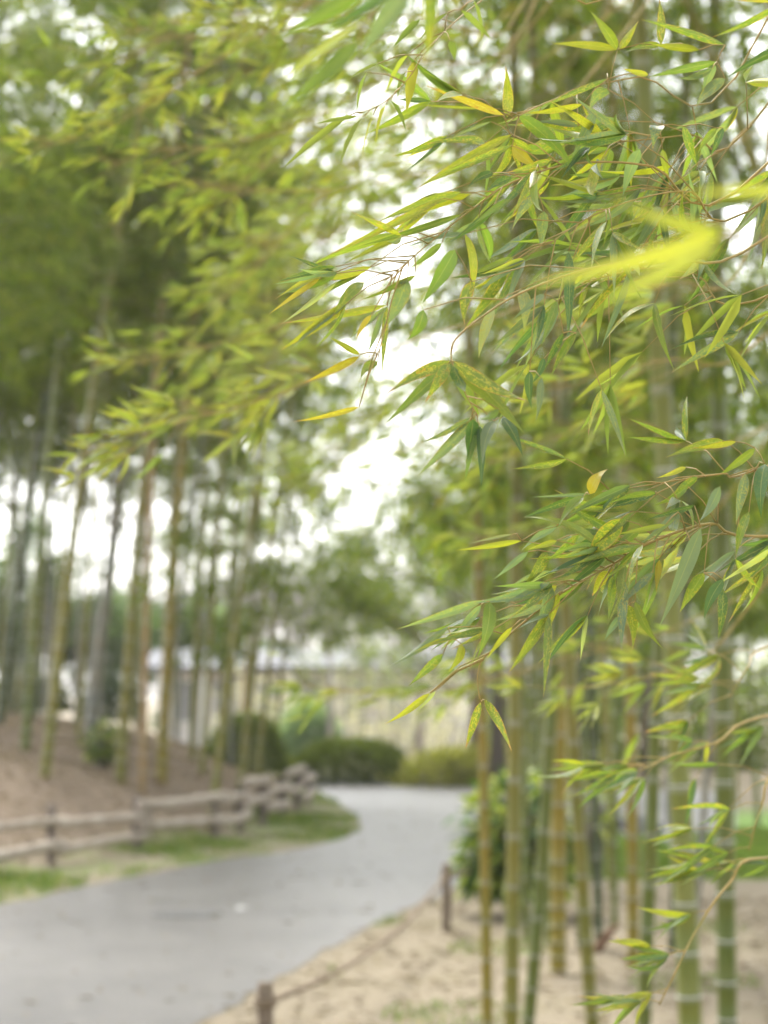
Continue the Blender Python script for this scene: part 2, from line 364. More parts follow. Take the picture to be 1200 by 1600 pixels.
# ------------------------------------------------------------------ leaf geometry
def hero_leaf_mesh(i, arch, twist, fold, skew):
    nu, nv = 10, 4
    vs_, uvp, fs = [], [], []
    for a in range(nu + 1):
        u = a / nu
        wd = 0.5 * math.sin(math.pi * u ** 0.58) ** 1.12 if 0 < u < 1 else 0.0
        wd = max(wd, 0.012 if a == 0 else 0.004)
        for b in range(nv + 1):
            v = b / nv * 2 - 1
            y = v * wd; z = abs(v) * wd * fold + 0.05 * math.sin(u * 17 + i) * v * wd
            an = twist * (u - 0.3)
            y, z = y * math.cos(an) - z * math.sin(an), y * math.sin(an) + z * math.cos(an)
            # width lives in the y,z scale; arch is in length units / width scale (0.17)
            vs_.append((u, y + skew * 4 * u * (1 - u), z + arch * 4 * u * (1 - u))); uvp.append((u, b / nv))
    for a in range(nu):
        for b in range(nv):
            k = a * (nv + 1) + b; fs.append((k, k + nv + 1, k + nv + 2, k + 1))
    me = bpy.data.meshes.new('leaf'); me.from_pydata(vs_, [], fs)
    ul = me.uv_layers.new(name='UVMap'); ul.data.foreach_set('uv', [c for f in fs for k in f for c in uvp[k]])
    me.polygons.foreach_set('use_smooth', [True] * len(fs)); me.materials.append(M['hero']); return me
HERO = [hero_leaf_mesh(i, ar, tw, fo, sk) for i, (ar, tw, fo, sk) in enumerate([
    (0.25, 0.1, 0.30, 0.0), (0.45, -0.3, 0.25, 0.15), (0.10, 0.4, 0.40, -0.12), (0.60, 0.2, 0.20, 0.1), (-0.12, -0.2, 0.35, 0.08), (0.35, 0.9, 0.30, -0.2), (0.7, -0.5, 0.15, 0.0), (0.2, -0.9, 0.45, 0.2), (1.0, 0.3, 0.5, 0.3), (0.5, 1.6, 0.4, 0.2), (0.9, -1.2, 0.7, -0.3), (0.05, 0.2, 0.8, 0.25), (-0.3, 0.6, 0.5, -0.25), (1.2, 0.1, 0.3, 0.1)])]
TONE = {'y': ((0.27, 0.30, 0.03), 0.6), 'g': ((0.14, 0.215, 0.045), 0.4), 'd': ((0.07, 0.135, 0.045), 0.2), 'b': ((0.15, 0.215, 0.125), 0.3),
        'm': ((0.17, 0.23, 0.04), 1.0), 'o': ((0.34, 0.28, 0.03), 1.0), 'p': ((0.25, 0.30, 0.15), 0.4), 'Y': ((0.34, 0.365, 0.06), 0.5)}  # Y: brighter yellow for the nearest leaves, backlight put into the colour
NEARLEAF = [0]
def place_leaf(parent, base, tip, width, tone, roll=None, mesh=None, face=None, pale=0.0):
    """one leaf as its own object: base to tip, blade turned roughly towards `face`."""
    ax = tip - base; ln = ax.length; ax = ax / ln
    face = face if face is not None else (CAM - base).normalized()
    up = face - ax * face.dot(ax)
    if up.length < 1e-4: up = Vector((0, 0, 1)) - ax * ax.z
    up.normalize()
    rl = rng.uniform(-0.7, 0.7) if roll is None else roll
    up = Matrix.Rotation(rl, 3, ax) @ up
    if rng.random() < 0.25: up = -up
    y = up.cross(ax)
    mtx = Matrix((ax * ln, y * width, up * width)).transposed().to_4x4()
    o = bpy.data.objects.new('leaf', mesh or rng.choice(HERO)); col.objects.link(o); o.parent = parent
    mtx.translation = base - parent_origin(parent)
    o.matrix_basis = mtx
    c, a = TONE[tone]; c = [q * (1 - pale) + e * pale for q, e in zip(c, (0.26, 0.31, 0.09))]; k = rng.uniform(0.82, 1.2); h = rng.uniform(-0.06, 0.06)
    o.color = (c[0] * k * (1 + h), c[1] * k, c[2] * k * (1 - h), min(1, a * rng.choice((.15, .4, .8, 1.0, 1.4))))
    NEARLEAF[0] += 1
    return o
def leaf_arrays(base, d, nrm, ln, wd, fold=0.25, sag=0.12, hi=False):
    """many leaves joined: base, direction, normal, length, width arrays -> verts, faces, uv"""
    base = np.asarray(base, float); d = np.asarray(d, float); d = d / np.linalg.norm(d, axis=1, keepdims=True)
    nrm = np.asarray(nrm, float); nrm = nrm - d * np.sum(nrm * d, 1, keepdims=True); nrm = nrm / np.maximum(np.linalg.norm(nrm, axis=1, keepdims=True), 1e-6)
    s = np.cross(nrm, d); ln = np.asarray(ln, float)[:, None]; wd = np.asarray(wd, float)[:, None]; n = len(base)
    if not hi:
        mid = base + d * ln * 0.38
        v = np.stack([base, mid + s * wd * .5 + nrm * wd * fold, base + d * ln - nrm * ln * sag, mid - s * wd * .5 + nrm * wd * fold], 1).reshape(-1, 3)
        k = np.arange(n)[:, None] * 4
        f = np.concatenate([k + np.array([[0, 2, 1]]), k + np.array([[0, 3, 2]])], 1).reshape(-1, 3)
    else:
        def pt(u, w_): return base + d * ln * u - nrm * ln * sag * u * u + s * wd * w_ + nrm * wd * fold * abs(w_) * 2
        v = np.stack([pt(0, 0), pt(.22, .46), pt(.22, -.46), pt(.58, .40), pt(.58, -.40), pt(1, 0), pt(.58, 0), pt(.22, 0)], 1).reshape(-1, 3)
        k = np.arange(n)[:, None] * 8
        tri = [(0, 7, 1), (0, 2, 7), (1, 7, 6), (1, 6, 3), (7, 2, 4), (7, 4, 6), (3, 6, 5), (6, 4, 5)]
        f = np.concatenate([k + np.array([q]) for q in tri], 1).reshape(-1, 3)
    return v, f
def mesh_from(name, v, f, mat):
    me = bpy.data.meshes.new(name); nv, nf = len(v), len(f)
    me.vertices.add(nv); me.vertices.foreach_set('co', np.asarray(v, np.float32).reshape(-1))
    me.loops.add(nf * 3); me.loops.foreach_set('vertex_index', np.asarray(f, np.int32).reshape(-1))
    me.polygons.add(nf); me.polygons.foreach_set('loop_start', np.arange(0, nf * 3, 3, dtype=np.int32)); me.polygons.foreach_set('loop_total', np.full(nf, 3, np.int32))
    me.update(calc_edges=True); me.validate(); me.materials.append(mat); return me
def unit(a): return a / np.maximum(np.linalg.norm(a, axis=-1, keepdims=True), 1e-9)

# ------------------------------------------------------------------ bamboo builders
def culm_curve(base, lean, H, arch=(0, 0), curve=(0, 0)):
    base = Vector(base)
    def at(z):
        k = z / H
        return Vector((base.x + lean[0] * z + arch[0] * k ** 3 + curve[0] * math.exp(-z / 0.8), base.y + lean[1] * z + arch[1] * k ** 3 + curve[1] * math.exp(-z / 0.8), base.z + z * (1 - 0.12 * (abs(arch[0]) + abs(arch[1])) / max(H, 1) * k * k)))
    return at
def culm_mesh(at, H, r0, inter=0.3, sides=12, z0=-0.15, first=0.1):
    mb = MB(); pts, rad, vv, nodes = [], [], [], []
    z = z0; k = 0; step = first
    while z < H:
        step = min(inter, step * 1.13)
        z2 = min(H, z + step); r = r0 * (1 - 0.72 * (max(z, 0) / H) ** 1.3)
        for (fz, fr) in ((0.0, 1.07), (0.05, 0.995), (0.5, 0.985), (0.94, 0.99), (0.985, 1.045)):
            pts.append(at(z + (z2 - z) * fz)); rad.append(r * fr); vv.append(k + fz)
        nodes.append((z2, r)); z = z2; k += 1
    mb.tube(pts, rad, sides, True, vv)
    return mb, nodes
def foliage_arrays(at, z0, z1, nb, blen=(0.9, 1.7), twigs=12, fan=(3, 6), llen=(0.08, 0.13), lw=0.16, droop=1.0, az=None, azs=math.pi, seed=0, hi=False, el0=0.75, stems=None):
    r = np.random.default_rng(seed); B, D, Nn, Ln = [], [], [], []
    for _ in range(nb):
        z = r.uniform(z0, z1); s = np.array(at(z)); a = (r.uniform(-azs, azs) + (az if az is not None else 0)) if az is not None else r.uniform(-math.pi, math.pi)
        Lb = r.uniform(*blen) * (1.0 - 0.45 * max(0, (z - z0) / (z1 - z0) - 0.5)); e0 = el0 * r.uniform(0.5, 1.2)
        m = 10; p = s.copy(); line = [p.copy()]; azr = a
        for i in range(m):
            e = e0 - droop * 1.25 * (i / m) ** 1.2; azr += r.normal(0, 0.07)
            p = p + np.array([math.sin(azr) * math.cos(e), math.cos(azr) * math.cos(e), math.sin(e)]) * Lb / m; line.append(p.copy())
        line = np.array(line)
        if stems is not None: stems.append(line)
        for _t in range(twigs):
            t = r.uniform(0.25, 1.0) ** 0.8 * m; i = min(int(t), m - 1); q = line[i] + (line[i + 1] - line[i]) * (t - i)
            bd = unit(line[i + 1] - line[i]); td = unit(bd + r.normal(0, 0.55, 3) + np.array([0, 0, -0.25])); tl = r.uniform(0.06, 0.3) * Lb * 0.7
            e = q + td * tl
            if stems is not None and r.random() < 0.5: stems.append(np.array([q, (q + e) / 2 + np.array([0, 0, .01]), e]))
            for _f2 in range(r.integers(*fan)):
                dd = unit(td + r.normal(0, 0.5, 3) + np.array([0, 0, -0.35 * droop]))
                B.append(e - td * r.uniform(0, 0.35) * tl); D.append(dd); Nn.append(np.array([0, 0, 1.0]) + r.normal(0, 0.45, 3)); Ln.append(r.uniform(*llen))
    B, D, Nn, Ln = map(np.array, (B, D, Nn, Ln))
    return leaf_arrays(B, D, Nn, Ln, Ln * lw, hi=hi)
def stems_mesh(stems, mat, r0=0.004, n=4):
    mb = MB()
    for s in stems:
        m = len(s); rr = r0 if m > 4 else r0 * 0.5
        mb.tube([Vector(p) for p in s], [rr * (1 - 0.7 * i / (m - 1)) for i in range(m)], n, False)
    return mb
CULM_COL = {'green': (0.10, 0.13, 0.024), 'olive': (0.15, 0.15, 0.028), 'amber': (0.19, 0.16, 0.02), 'dark': (0.045, 0.065, 0.024), 'grey': (0.17, 0.175, 0.15), 'tan': (0.27, 0.19, 0.085), 'lime': (0.15, 0.175, 0.036)}

# ring shared by all the node rings: a thin flared band of radius 1
def ring_mesh(mat):
    mb = MB(); n = 16
    for zz, rr in ((-0.30, 1.0), (-0.10, 1.06), (0.10, 1.11), (0.24, 1.06), (0.30, 1.0)):
        for k in range(n):
            a = 2 * math.pi * k / n; mb.v.append(Vector((math.cos(a) * rr, math.sin(a) * rr, zz)))
    for i in range(4):
        for k in range(n):
            mb.f.append((i * n + k, i * n + (k + 1) % n, (i + 1) * n + (k + 1) % n, (i + 1) * n + k)); mb.uv.append([(0, 0)] * 4)
    return mb.mesh('node_ring', M[mat])
RING = ring_mesh('ring'); DULL = ring_mesh('dullring')
def add_rings(root, at, nodes, zmax, strength=0.16, me=None):
    for z, r in nodes:
        if z > zmax or z < 0.02: continue
        o = link('node_ring', me or DULL, root); p = at(z); d = (at(z + 0.02) - at(z - 0.02)).normalized()
        q = Vector((0, 0, 1)).rotation_difference(d)
        o.location = p - root.location; o.rotation_mode = 'QUATERNION'; o.rotation_quaternion = q; o.scale = (r * 1.02, r * 1.02, r * strength * 1.6)

# ------------------------------------------------------------------ left grove
def left_grove():
    protos = []
    for i in range(5):
        H = 11.0; at = culm_curve((0, 0, 0), (0.0, 0.0), H, (rng.uniform(0.5, 1.3), rng.uniform(-0.6, 0.5)))
        st = []
        v, f = foliage_arrays(at, 4.1 + 0.3 * i, H * 0.98, 74, (1.0, 2.0), 24, (4, 8), (0.095, 0.15), 0.18, 0.9, seed=100 + i, stems=st)
        fm = mesh_from('foliage', v, f, M['far'])
        sm = stems_mesh([s for s in st if len(s) > 4], M['twigfar'], 0.009, 3); bm = sm.mesh('branches', M['twigfar'])
        mb, nodes = culm_mesh(at, H, 1.0, 0.3, 8, -0.3)   # radius 1, scaled later by making one per radius below
        protos.append((at, H, fm, bm))
    def one(px, py, r, lean, tone, label, group, k, base=None, zs=1.0):
        b = base or T(px, py); at, H, fm, bm = protos[k % 5]
        root = thing('bamboo', (b.x, b.y, b.z), label, 'bamboo', group)
        mb, nodes = culm_mesh(at, H, r, 0.28, 9, -0.3)
        c = link('culm', mb.mesh('culm', M['culm']), root); c.color = CULM_COL[tone] + (1,)
        f = link('foliage', fm, root); f['kind'] = 'stuff'
        g = link('branches', bm, root); g['kind'] = 'stuff'
        root.rotation_euler = (-lean[1], lean[0], 0)
        if zs != 1.0: root.scale = (zs, zs, zs)
        return root
    g = 'bamboo of the left grove on the mound'
    one(70, 1215, 0.060, (0.10, 0.02), 'olive', 'olive bamboo culm standing lowest on the left mound behind the log fence', g, 0)
    one(140, 1150, 0.085, (0.105, 0.03), 'grey', 'thick pale grey bamboo leaning right above the small shrub on the mound', g, 1)
    one(188, 1224, 0.065, (0.055, 0.0), 'olive', 'olive bamboo rising just right of the small mound shrub', g, 2)
    one(222, 1240, 0.042, (0.012, 0.0), 'tan', 'thin tan bamboo nearest the middle panel of the log fence', g, 3)
    one(252, 1222, 0.068, (0.044, 0.01), 'amber', 'straight yellow-olive bamboo, boldest culm above the middle of the log fence', g, 4)
    one(4, 1120, 0.07, (0.09, 0.0), 'olive', 'olive bamboo at the left picture edge on top of the mound', g, 2)
    one(345, 1176, 0.06, (0.07, 0.0), 'olive', 'olive bamboo in front of the dark domed hedge, left of the tan culm', g, 1)
    one(376, 1190, 0.055, (0.055, 0.0), 'tan', 'tan bamboo standing against the dark domed hedge', g, 0)
    one(300, 1168, 0.055, (0.09, 0.0), 'grey', 'grey bamboo on the mound ridge right of the boldest culm', g, 3)
    rear = 'rear rows of the left bamboo grove'
    lab = 'slender greyish bamboo in the blurred rear rows of the left grove'
    n = 0
    for i in range(60):
        x = rng.uniform(-11.5, -2.2); y = rng.uniform(29, 47)
        if linedist(np.array([x]), np.array([y]), MB_LINE)[0] < 0.9: continue
        px = 600 + x / y * FPX
        if px > 425 or px < -260: continue
        b = Vector((x, y, Z(x, y)))
        one(0, 0, rng.uniform(0.035, 0.06), (rng.uniform(-0.02, 0.13), rng.uniform(-0.05, 0.05)), rng.choice(['grey', 'grey', 'olive', 'green', 'dark']), lab, rear, rng.randrange(5), b, rng.uniform(0.85, 1.1)); n += 1
    # crowns of the grove nearer the camera, their culms left of the picture
    for i, (x, y, k, lx) in enumerate([(-4.3, 19.0, 0, 0.04), (-5.2, 22.0, 1, 0.05), (-4.4, 25.5, 3, 0.06), (-6.3, 26, 2, 0.07), (-4.9, 16.0, 4, 0.03)]):
        b = Vector((x, y, Z(x, y)))
        one(0, 0, 0.06, (lx, 0.0), 'green', ['green bamboo just outside the left edge, its crown over the log fence', 'green bamboo left of the picture with a full crown above the mound', 'green bamboo between the outer culms with crown drooping over the mound',
             'green bamboo deeper left with crown filling the upper left corner', 'nearest green bamboo left of the path outside the picture'][i], g, k, b)
    over = [(-4.6, 13.0, 0, .05, 'added green shade bamboo left of the path midway to the camera, outside the picture'), (-4.4, 9.5, 2, .06, 'added green shade bamboo left of the path beside the camera, outside the picture'), (3.4, 5.5, 3, -.10, 'added green shade bamboo right of the camera with crown over the path'), (2.9, 3.4, 1, -.12, 'added green shade bamboo right beside the camera with crown overhead'), (-3.6, 5.5, 4, .08, 'added green shade bamboo close to the left of the camera'), (-4.2, 11.2, 1, .09, 'added green shade bamboo left of the path leaning its crown over it'), (-3.4, 7.5, 3, .07, 'added green shade bamboo left of the path with crown over the near asphalt'), (3.0, 8.5, 0, -.1, 'added green shade bamboo right of the grove outside the picture'),
            (-2.9, 2.5, 2, .08, 'added shade bamboo left of where the camera stands'), (-2.7, -.8, 0, .09, 'added shade bamboo at the left just behind the camera'), (-3.2, -4, 1, .07, 'added shade bamboo at the left well behind the camera'), (2.6, .6, 4, -.1, 'added shade bamboo right of where the camera stands'), (2.4, -2.4, 2, -.1, 'added shade bamboo at the right just behind the camera'), (3.2, -5, 3, -.08, 'added shade bamboo at the right well behind the camera'), (-4.6, 0.6, 3, .1, 'added shade bamboo in the second row left of the camera'), (.9, -6.5, 1, 0, 'added shade bamboo straight behind the camera')]
    for x, y, k, lx, lb in over:  # unseen bamboo, added so that their crowns shade the near path
        one(0, 0, 0.06, (lx, 0.0), 'green', lb, 'added shade bamboo around the camera', k, Vector((x, y, Z(x, y))))
    st = []
    for i, (px, y, lx, lb) in enumerate([(385, 33, .03, 'bamboo with light green crown behind the tan culm at the end of the mound'), (318, 28, .05, 'bamboo with light green crown right of the boldest left culm'), (428, 40, .07, 'far bamboo with light green crown left of the bright sky gap'),
            (372, 25.5, .115, 'bamboo leaning its light green crown from the log fence toward the sky gap'), (330, 23.0, .12, 'bamboo leaning over the log fence with a feathery light crown'), (402, 29.5, .10, 'bamboo with feathery light crown at the curve of the log fence')]):
        x = (px - 600) / FPX * y; b = Vector((x, y, Z(x, y))); H = 8.5 + i
        at = culm_curve((0, 0, 0), (0, 0), H, (0.9, 0)); root = one(0, 0, .045, (lx, 0), 'olive', lb, g, i, b)
        ch = [c for c in root.children if c.name.startswith('foliage')][0]
        v, f = foliage_arrays(protos[i % 5][0], (1.3 if i in (3, 5) else 2.0) + .2 * (i % 3), 10.6, 76, (0.9, 1.7), 22, (4, 7), (0.085, 0.14), 0.17, 0.95, seed=900 + i)
        ch.data = mesh_from('foliage', v, f, M['light'])
left_grove()

# ------------------------------------------------------------------ log fence beside the path
def log_fence():
    root = thing('log_fence', FN[2], 'low weathered log fence with paired rails curving along the left of the path', 'fence')
    nodes = FN[0:]; n = len(nodes)
    off = [0.0, -0.03, -0.07, 0.02, -0.02, 0.05, -0.04, 0.05, -0.05, 0.0]
    rise = [0.0, 0.0, 0.0, 0.01, 0.01, 0.02, 0.03, 0.03, 0.03, 0.03]
    for i, p in enumerate(nodes):
        mb = MB(); h = 0.47 + rng.uniform(0, 0.08); j = 6
        pts = [p + Vector((0.004 * math.sin(k), 0.0, -0.1 + (h + 0.1) * k / j)) for k in range(j + 1)]
        mb.tube(pts + [pts[-1] + Vector((0, 0, 0.008))], [0.042 + 0.004 * math.sin(k * 2.1 + i) for k in range(j + 1)] + [0.032], 10)
        post = mb.build('post', M['post'], root)
        for hz in (0.21, 0.43):
            t = MB(); zz = hz + off[i]
            for q in range(4):
                pts = [p + Vector((math.cos(a) * 0.052, math.sin(a) * 0.052, zz + (q - 1.5) * 0.014 + 0.012 * math.sin(a * 2))) for a in [2 * math.pi * s / 12 for s in range(13)]]
                t.tube(pts, 0.007, 5, False)
            t.build('twine', M['tie'], root)
    for i in range(n - 1):
        a, b = nodes[i], nodes[i + 1]; d = (b - a); ln = d.length; d.normalize(); s = Vector((d.y, -d.x, 0))
        for hz in (0.21, 0.43):
            mb = MB(); o = s * (0.085 if (i % 2 == 0) else 0.075); k = 9; pts, rad = [], []
            for j in range(k + 1):
                t = j / k; q = a.lerp(b, -0.05 + 1.10 * t) + o
                zz = hz + off[i] + (rise[i] + (rise[i + 1] - rise[i]) * t) + 0.016 * math.sin(t * 3.4 + i * 2 + hz * 9) + (0.05 if i >= 5 and i % 2 else 0) * 1.0
                pts.append(Vector((q.x, q.y, zz)) + s * 0.01 * math.sin(t * 4 + i)); rad.append((0.050 + 0.007 * math.sin(i * 3.7 + hz * 20)) * (1 - 0.2 * t) + 0.006 * math.sin(j * 2.3 + i * 1.3 + hz * 7))
            mb.tube(pts, rad, 10)
            mb.build('rail', M['rail'], root)
log_fence()

# ------------------------------------------------------------------ rope fence on the right of the path
def rope_fence():
    bases = [P(415, 1540, 8.0), G(698, 1456), G(905, 1345)]
    bases[0].z = 0
    labs = ['round wooden rope post at the bottom edge beside the path', 'brown rope post standing between the path and the leafy shrub', 'farther rope post behind the yellow-olive bamboo culms']
    tops = []
    for i, b in enumerate(bases):
        root = thing('rope_post', b, labs[i], 'post', 'rope posts along the right path edge')
        mb = MB(); h = 0.43
        pts = [b + Vector((0.003 * math.sin(k * 1.7 + i), 0, -0.12 + (h + 0.12) * k / 7)) for k in range(8)]
        mb.tube(pts + [b + Vector((0, 0, h + 0.012))], [0.031 + 0.0015 * math.sin(k * 2 + i) for k in range(8)] + [0.022], 12)
        mb.build('shaft', M['ropepost'], root)
        t = MB()
        for q in range(2):
            zz = h - 0.075 + q * 0.017
            t.tube([b + Vector((math.cos(2 * math.pi * s / 14) * 0.038, math.sin(2 * math.pi * s / 14) * 0.038, zz)) for s in range(15)], 0.009, 6, False)
        t.build('rope_loop', M['rope'], root); tops.append(b + Vector((0, 0, h - 0.065)))
    before = Vector((-1.95, 4.2, 0.33))
    labels = ['tan rope sagging from the bottom-edge post to the brown post by the shrub', 'tan rope running on from the brown post behind the leafy shrub']
    for i, (a, b) in enumerate(((tops[0], tops[1]), (tops[1], tops[2]))):
        mb = MB(); n = 24; d = (b - a).normalized(); a2, b2 = a + d * 0.04, b - d * 0.04
        for tw in range(2):
            pts = []
            for k in range(n * 4 + 1):
                t = k / (n * 4); p = a2.lerp(b2, t); p.z -= (0.11, 0.09)[i] * 4 * t * (1 - t)
                an = k * 0.8 + tw * math.pi; pts.append(p + Vector((math.cos(an) * 0.0055, 0, math.sin(an) * 0.0055)))
            mb.tube(pts, 0.010, 5)
        tag(mb.build('rope', M['rope'], None, True, a2), labels[i], 'rope', 'ropes of the path barrier')
rope_fence()

# ------------------------------------------------------------------ right grove
RIGHT = [  # base px, py (ground), second px at y=900, radius, tone, internode, H, label
 (762, 1640, 752, 0.024, 'amber', 0.17, 6.5, 'slim amber bamboo, leftmost culm of the right grove'),
 (798, 1665, 808, 0.031, 'olive', 0.24, 8.5, 'straight pale olive bamboo, second culm from the left of the right grove'),
 (822, 1632, 872, 0.029, 'green', 0.20, 8.0, 'dark green bamboo leaning right, its foot bent left'),
 (872, 1522, 874, 0.046, 'amber', 0.20, 8.5, 'bright amber bamboo with close rings in front of the leafy shrub'),
 (930, 1650, 893, 0.030, 'olive', 0.22, 8.0, 'olive bamboo leaning left beside the short brown sheath on the soil'),
 (936, 1482, 922, 0.026, 'dark', 0.25, 8.0, 'thin dark bamboo behind the olive leaning culm'),
 (990, 1512, 984, 0.035, 'amber', 0.28, 8.5, 'amber bamboo with widely spaced rings right of the brown sheath'),
 (1004, 1660, 1046, 0.030, 'green', 0.24, 8.0, 'green bamboo leaning right toward the thickest culm'),
 (1084, 1720, 1050, 0.046, 'lime', 0.33, 9.0, 'thickest pale green bamboo with bright white rings at the right'),
 (1138, 1690, 1128, 0.040, 'green', 0.30, 9.0, 'green bamboo right of the thickest ringed culm'),
 (1085, 1465, 1128, 0.024, 'grey', 0.26, 7.5, 'thin grey bamboo leaning right behind the thickest culm'),
 (906, 1480, 905, 0.020, 'dark', 0.2, 6.0, 'thinnest dark bamboo hidden behind the olive leaning culm'),
 (858, 1478, 846, 0.03, 'green', 0.25, 8.0, 'green bamboo at the foot of the leafy shrub, behind the amber culm'),
 (822, 1470, 818, 0.024, 'green', 0.24, 7.5, 'slim green bamboo just left of the pale olive culm, behind it'),
 (960, 1450, 962, 0.022, 'green', 0.24, 7.0, 'slim green bamboo standing behind the brown sheath'),
 (1050, 1490, 1074, 0.026, 'dark', 0.26, 7.5, 'dark bamboo between the leaning green culm and the thickest one'),
]
def right_grove():
    for i, (bx, by, tx, r, tone, inter, H, label) in enumerate(RIGHT):
        b = G(bx, by); top = P(tx, 900, b.y); lean = (top.x - b.x) / (top.z - b.z)
        if i in (2, 7): lean *= 0.75
        curve = (-0.05 if i == 2 else (0.03 if i == 4 else 0.0), 0)
        base = Vector((b.x - curve[0], b.y, 0))
        at = culm_curve(base, (lean, 0.005), H, (-0.3 if i < 3 else rng.uniform(-0.4, 0.4), rng.uniform(-0.4, 0.6)), curve)
        root = thing('bamboo', (b.x, b.y, 0), label, 'bamboo', 'bamboo of the right grove beside the path')
        mb, nodes = culm_mesh(at, H, r, inter, 14, -0.1, 0.05 if i in (3, 4) else 0.09)
        c = mb.build('culm', M['culm'], root); c.color = CULM_COL[tone] + (1,)
        add_rings(root, at, nodes, 2.6, 0.17 if i in (8, 9) else 0.22, RING if i in (8, 9) else DULL)
        st = []
        z0 = 2.05 + 0.1 * (i % 3)
        v, f = foliage_arrays(at, z0, H * 0.97, (46 if i < 4 else 66), (0.4, 0.75) if i < 4 else (0.5, 1.1), 20, (3, 7), (0.06, 0.105), 0.14, 0.9, seed=300 + i, hi=True, stems=st, az=-1.2, azs=2.6)
        fo = link('foliage', mesh_from('foliage', v - np.array(root.location), f, M['mid']), root); fo['kind'] = 'stuff'
        stems_mesh(st, M['twigfar'], 0.0045, 4).build('branches', M['twigfar'], root)['kind'] = 'stuff'
    # rows behind, seen only as blurred light foliage and thin stems
    rows = [(1.25, 17.5), (1.8, 16.5), (2.3, 19.0), (1.55, 22.0), (2.9, 15.0), (3.3, 20.0), (1.9, 26.0), (2.6, 27.0), (3.4, 25.0), (2.75, 12.3), (4.3, 24.0), (4.9, 29.0), (3.0, 30.0), (3.9, 33.0), (2.6, 32.5)]
    names = ['bamboo directly behind the leafy shrub with light drooping crown', 'bamboo behind the amber culms, right of the leafy shrub', 'bamboo in front of the dark boulders', 'bamboo beyond the boulders on the lawn edge', 'bamboo behind the thickest ringed culm',
             'bamboo far right beyond the grey leaning culm', 'far bamboo at the bend of the path', 'far bamboo behind the lawn, second from the bend', 'far bamboo at the right of the lawn', 'bamboo at the right picture edge behind the ringed culm',
             'far bamboo near the right picture edge behind the lawn', 'farthest bamboo at the right picture edge', 'far bamboo behind the second one from the bend', 'farthest bamboo behind the thickest ringed culm', 'farthest bamboo behind the amber culms']
    for i, (x, y) in enumerate(rows):
        H = rng.uniform(6.5, 8.5); at = culm_curve((x, y, 0), (rng.uniform(-0.05, 0.02), 0), H, (rng.uniform(-0.35, 0.2), rng.uniform(-0.4, 0.4)))
        root = thing('bamboo', (x, y, 0), names[i], 'bamboo', 'bamboo in the rear of the right grove')
        mb, nodes = culm_mesh(at, H, 0.032, 0.28, 9); c = mb.build('culm', M['culm'], root); c.color = CULM_COL[rng.choice(['green', 'olive', 'grey'])] + (1,)
        st = []
        v, f = foliage_arrays(at, 1.9, H, 62 if i in (0, 1, 6, 7) else 95, (0.7, 1.2) if i in (0, 1, 6) else (0.9, 1.6), 20, (4, 7), (0.085, 0.14), 0.17, 0.9, seed=500 + i, stems=st)
        fo = link('foliage', mesh_from('foliage', v - np.array(root.location), f, M['light' if i % 3 else 'mid']), root); fo['kind'] = 'stuff'
        stems_mesh([s for s in st if len(s) > 4], M['twigfar'], 0.005, 3).build('branches', M['twigfar'], root)['kind'] = 'stuff'
right_grove()

# ------------------------------------------------------------------ shrubs, hedges
def sphere_pts(n, r):
    u = r.random(n); a = r.uniform(0, 2 * math.pi, n); z = u
    s = np.sqrt(1 - z * z); return np.stack([s * np.cos(a), s * np.sin(a), z], -1)
def clipped_hedge(loc, rx, ry, h, label, mat, n, ll, seed, power=2.0, rough=0.04):
    r = np.random.default_rng(seed); root = thing('hedge', loc, label, 'hedge')
    d = sphere_pts(n, r); d[:, 2] = d[:, 2]
    pw = (np.abs(d[:, 0]) ** power + np.abs(d[:, 1]) ** power + np.abs(d[:, 2]) ** power) ** (-1 / power)
    k = pw * (1 + r.normal(0, rough, n)) * np.where(r.random(n) < 0.45, r.uniform(0.7, 1, n), 1)
    lump = 1 + 0.04 * np.sin(d[:, 0] * 7 + seed) * np.cos(d[:, 1] * 6 + d[:, 2] * 5)
    b = d * (k * lump)[:, None] * np.array([rx, ry, h])
    dd = unit(d + r.normal(0, 0.6, (n, 3)))
    v, f = leaf_arrays(b, dd, d + r.normal(0, 0.5, (n, 3)), r.uniform(0.7, 1.2, n) * ll * 1.5, r.uniform(0.7, 1.2, n) * ll * 0.85)
    o = link('leaves', mesh_from('leaves', v, f, mat), root); o['kind'] = 'stuff'
    mb = MB()                                         # woody core
    for i in range(9):
        a = i * 2.4; p = Vector((math.cos(a) * rx * 0.25, math.sin(a) * ry * 0.25, -0.05)); q = Vector((math.cos(a) * rx * 0.7, math.sin(a) * ry * 0.7, h * 0.8))
        mb.tube([p, p.lerp(q, 0.5) + Vector((0.02, 0, 0.05)), q], [0.02, 0.014, 0.005], 6)
    link('stems', mb.mesh('stems', M['bark']), root)
    return root
p = G(548, 1224); clipped_hedge(p, 1.0, 0.75, 0.72, 'low rounded clipped hedge where the path ends at the bend', M['hedge'], 9000, 0.05, 1, 2.6)
p = T(385, 1206); clipped_hedge(p, 0.66, 0.6, 0.92, 'dark domed clipped hedge behind the end of the log fence', M['hedge'], 8000, 0.05, 2, 2.2)
p = G(722, 1228); clipped_hedge(p, 0.95, 0.6, 0.55, 'loose yellow-green hedge across the path, left of the leafy shrub', M['yellowshrub'], 2600, 0.08, 3, 2.2, 0.12)
p = G(840, 1228); clipped_hedge(p, 1.2, 0.7, 0.75, 'yellow-green hedge continuing behind the bamboo culms', M['yellowshrub'], 2600, 0.08, 4, 2.2, 0.12)
p = G(482, 1190); clipped_hedge(p, 0.72, 0.7, 1.25, 'blue-green shrub rising behind the low rounded hedge', M['teal'], 3200, 0.09, 5, 2.0, 0.1)
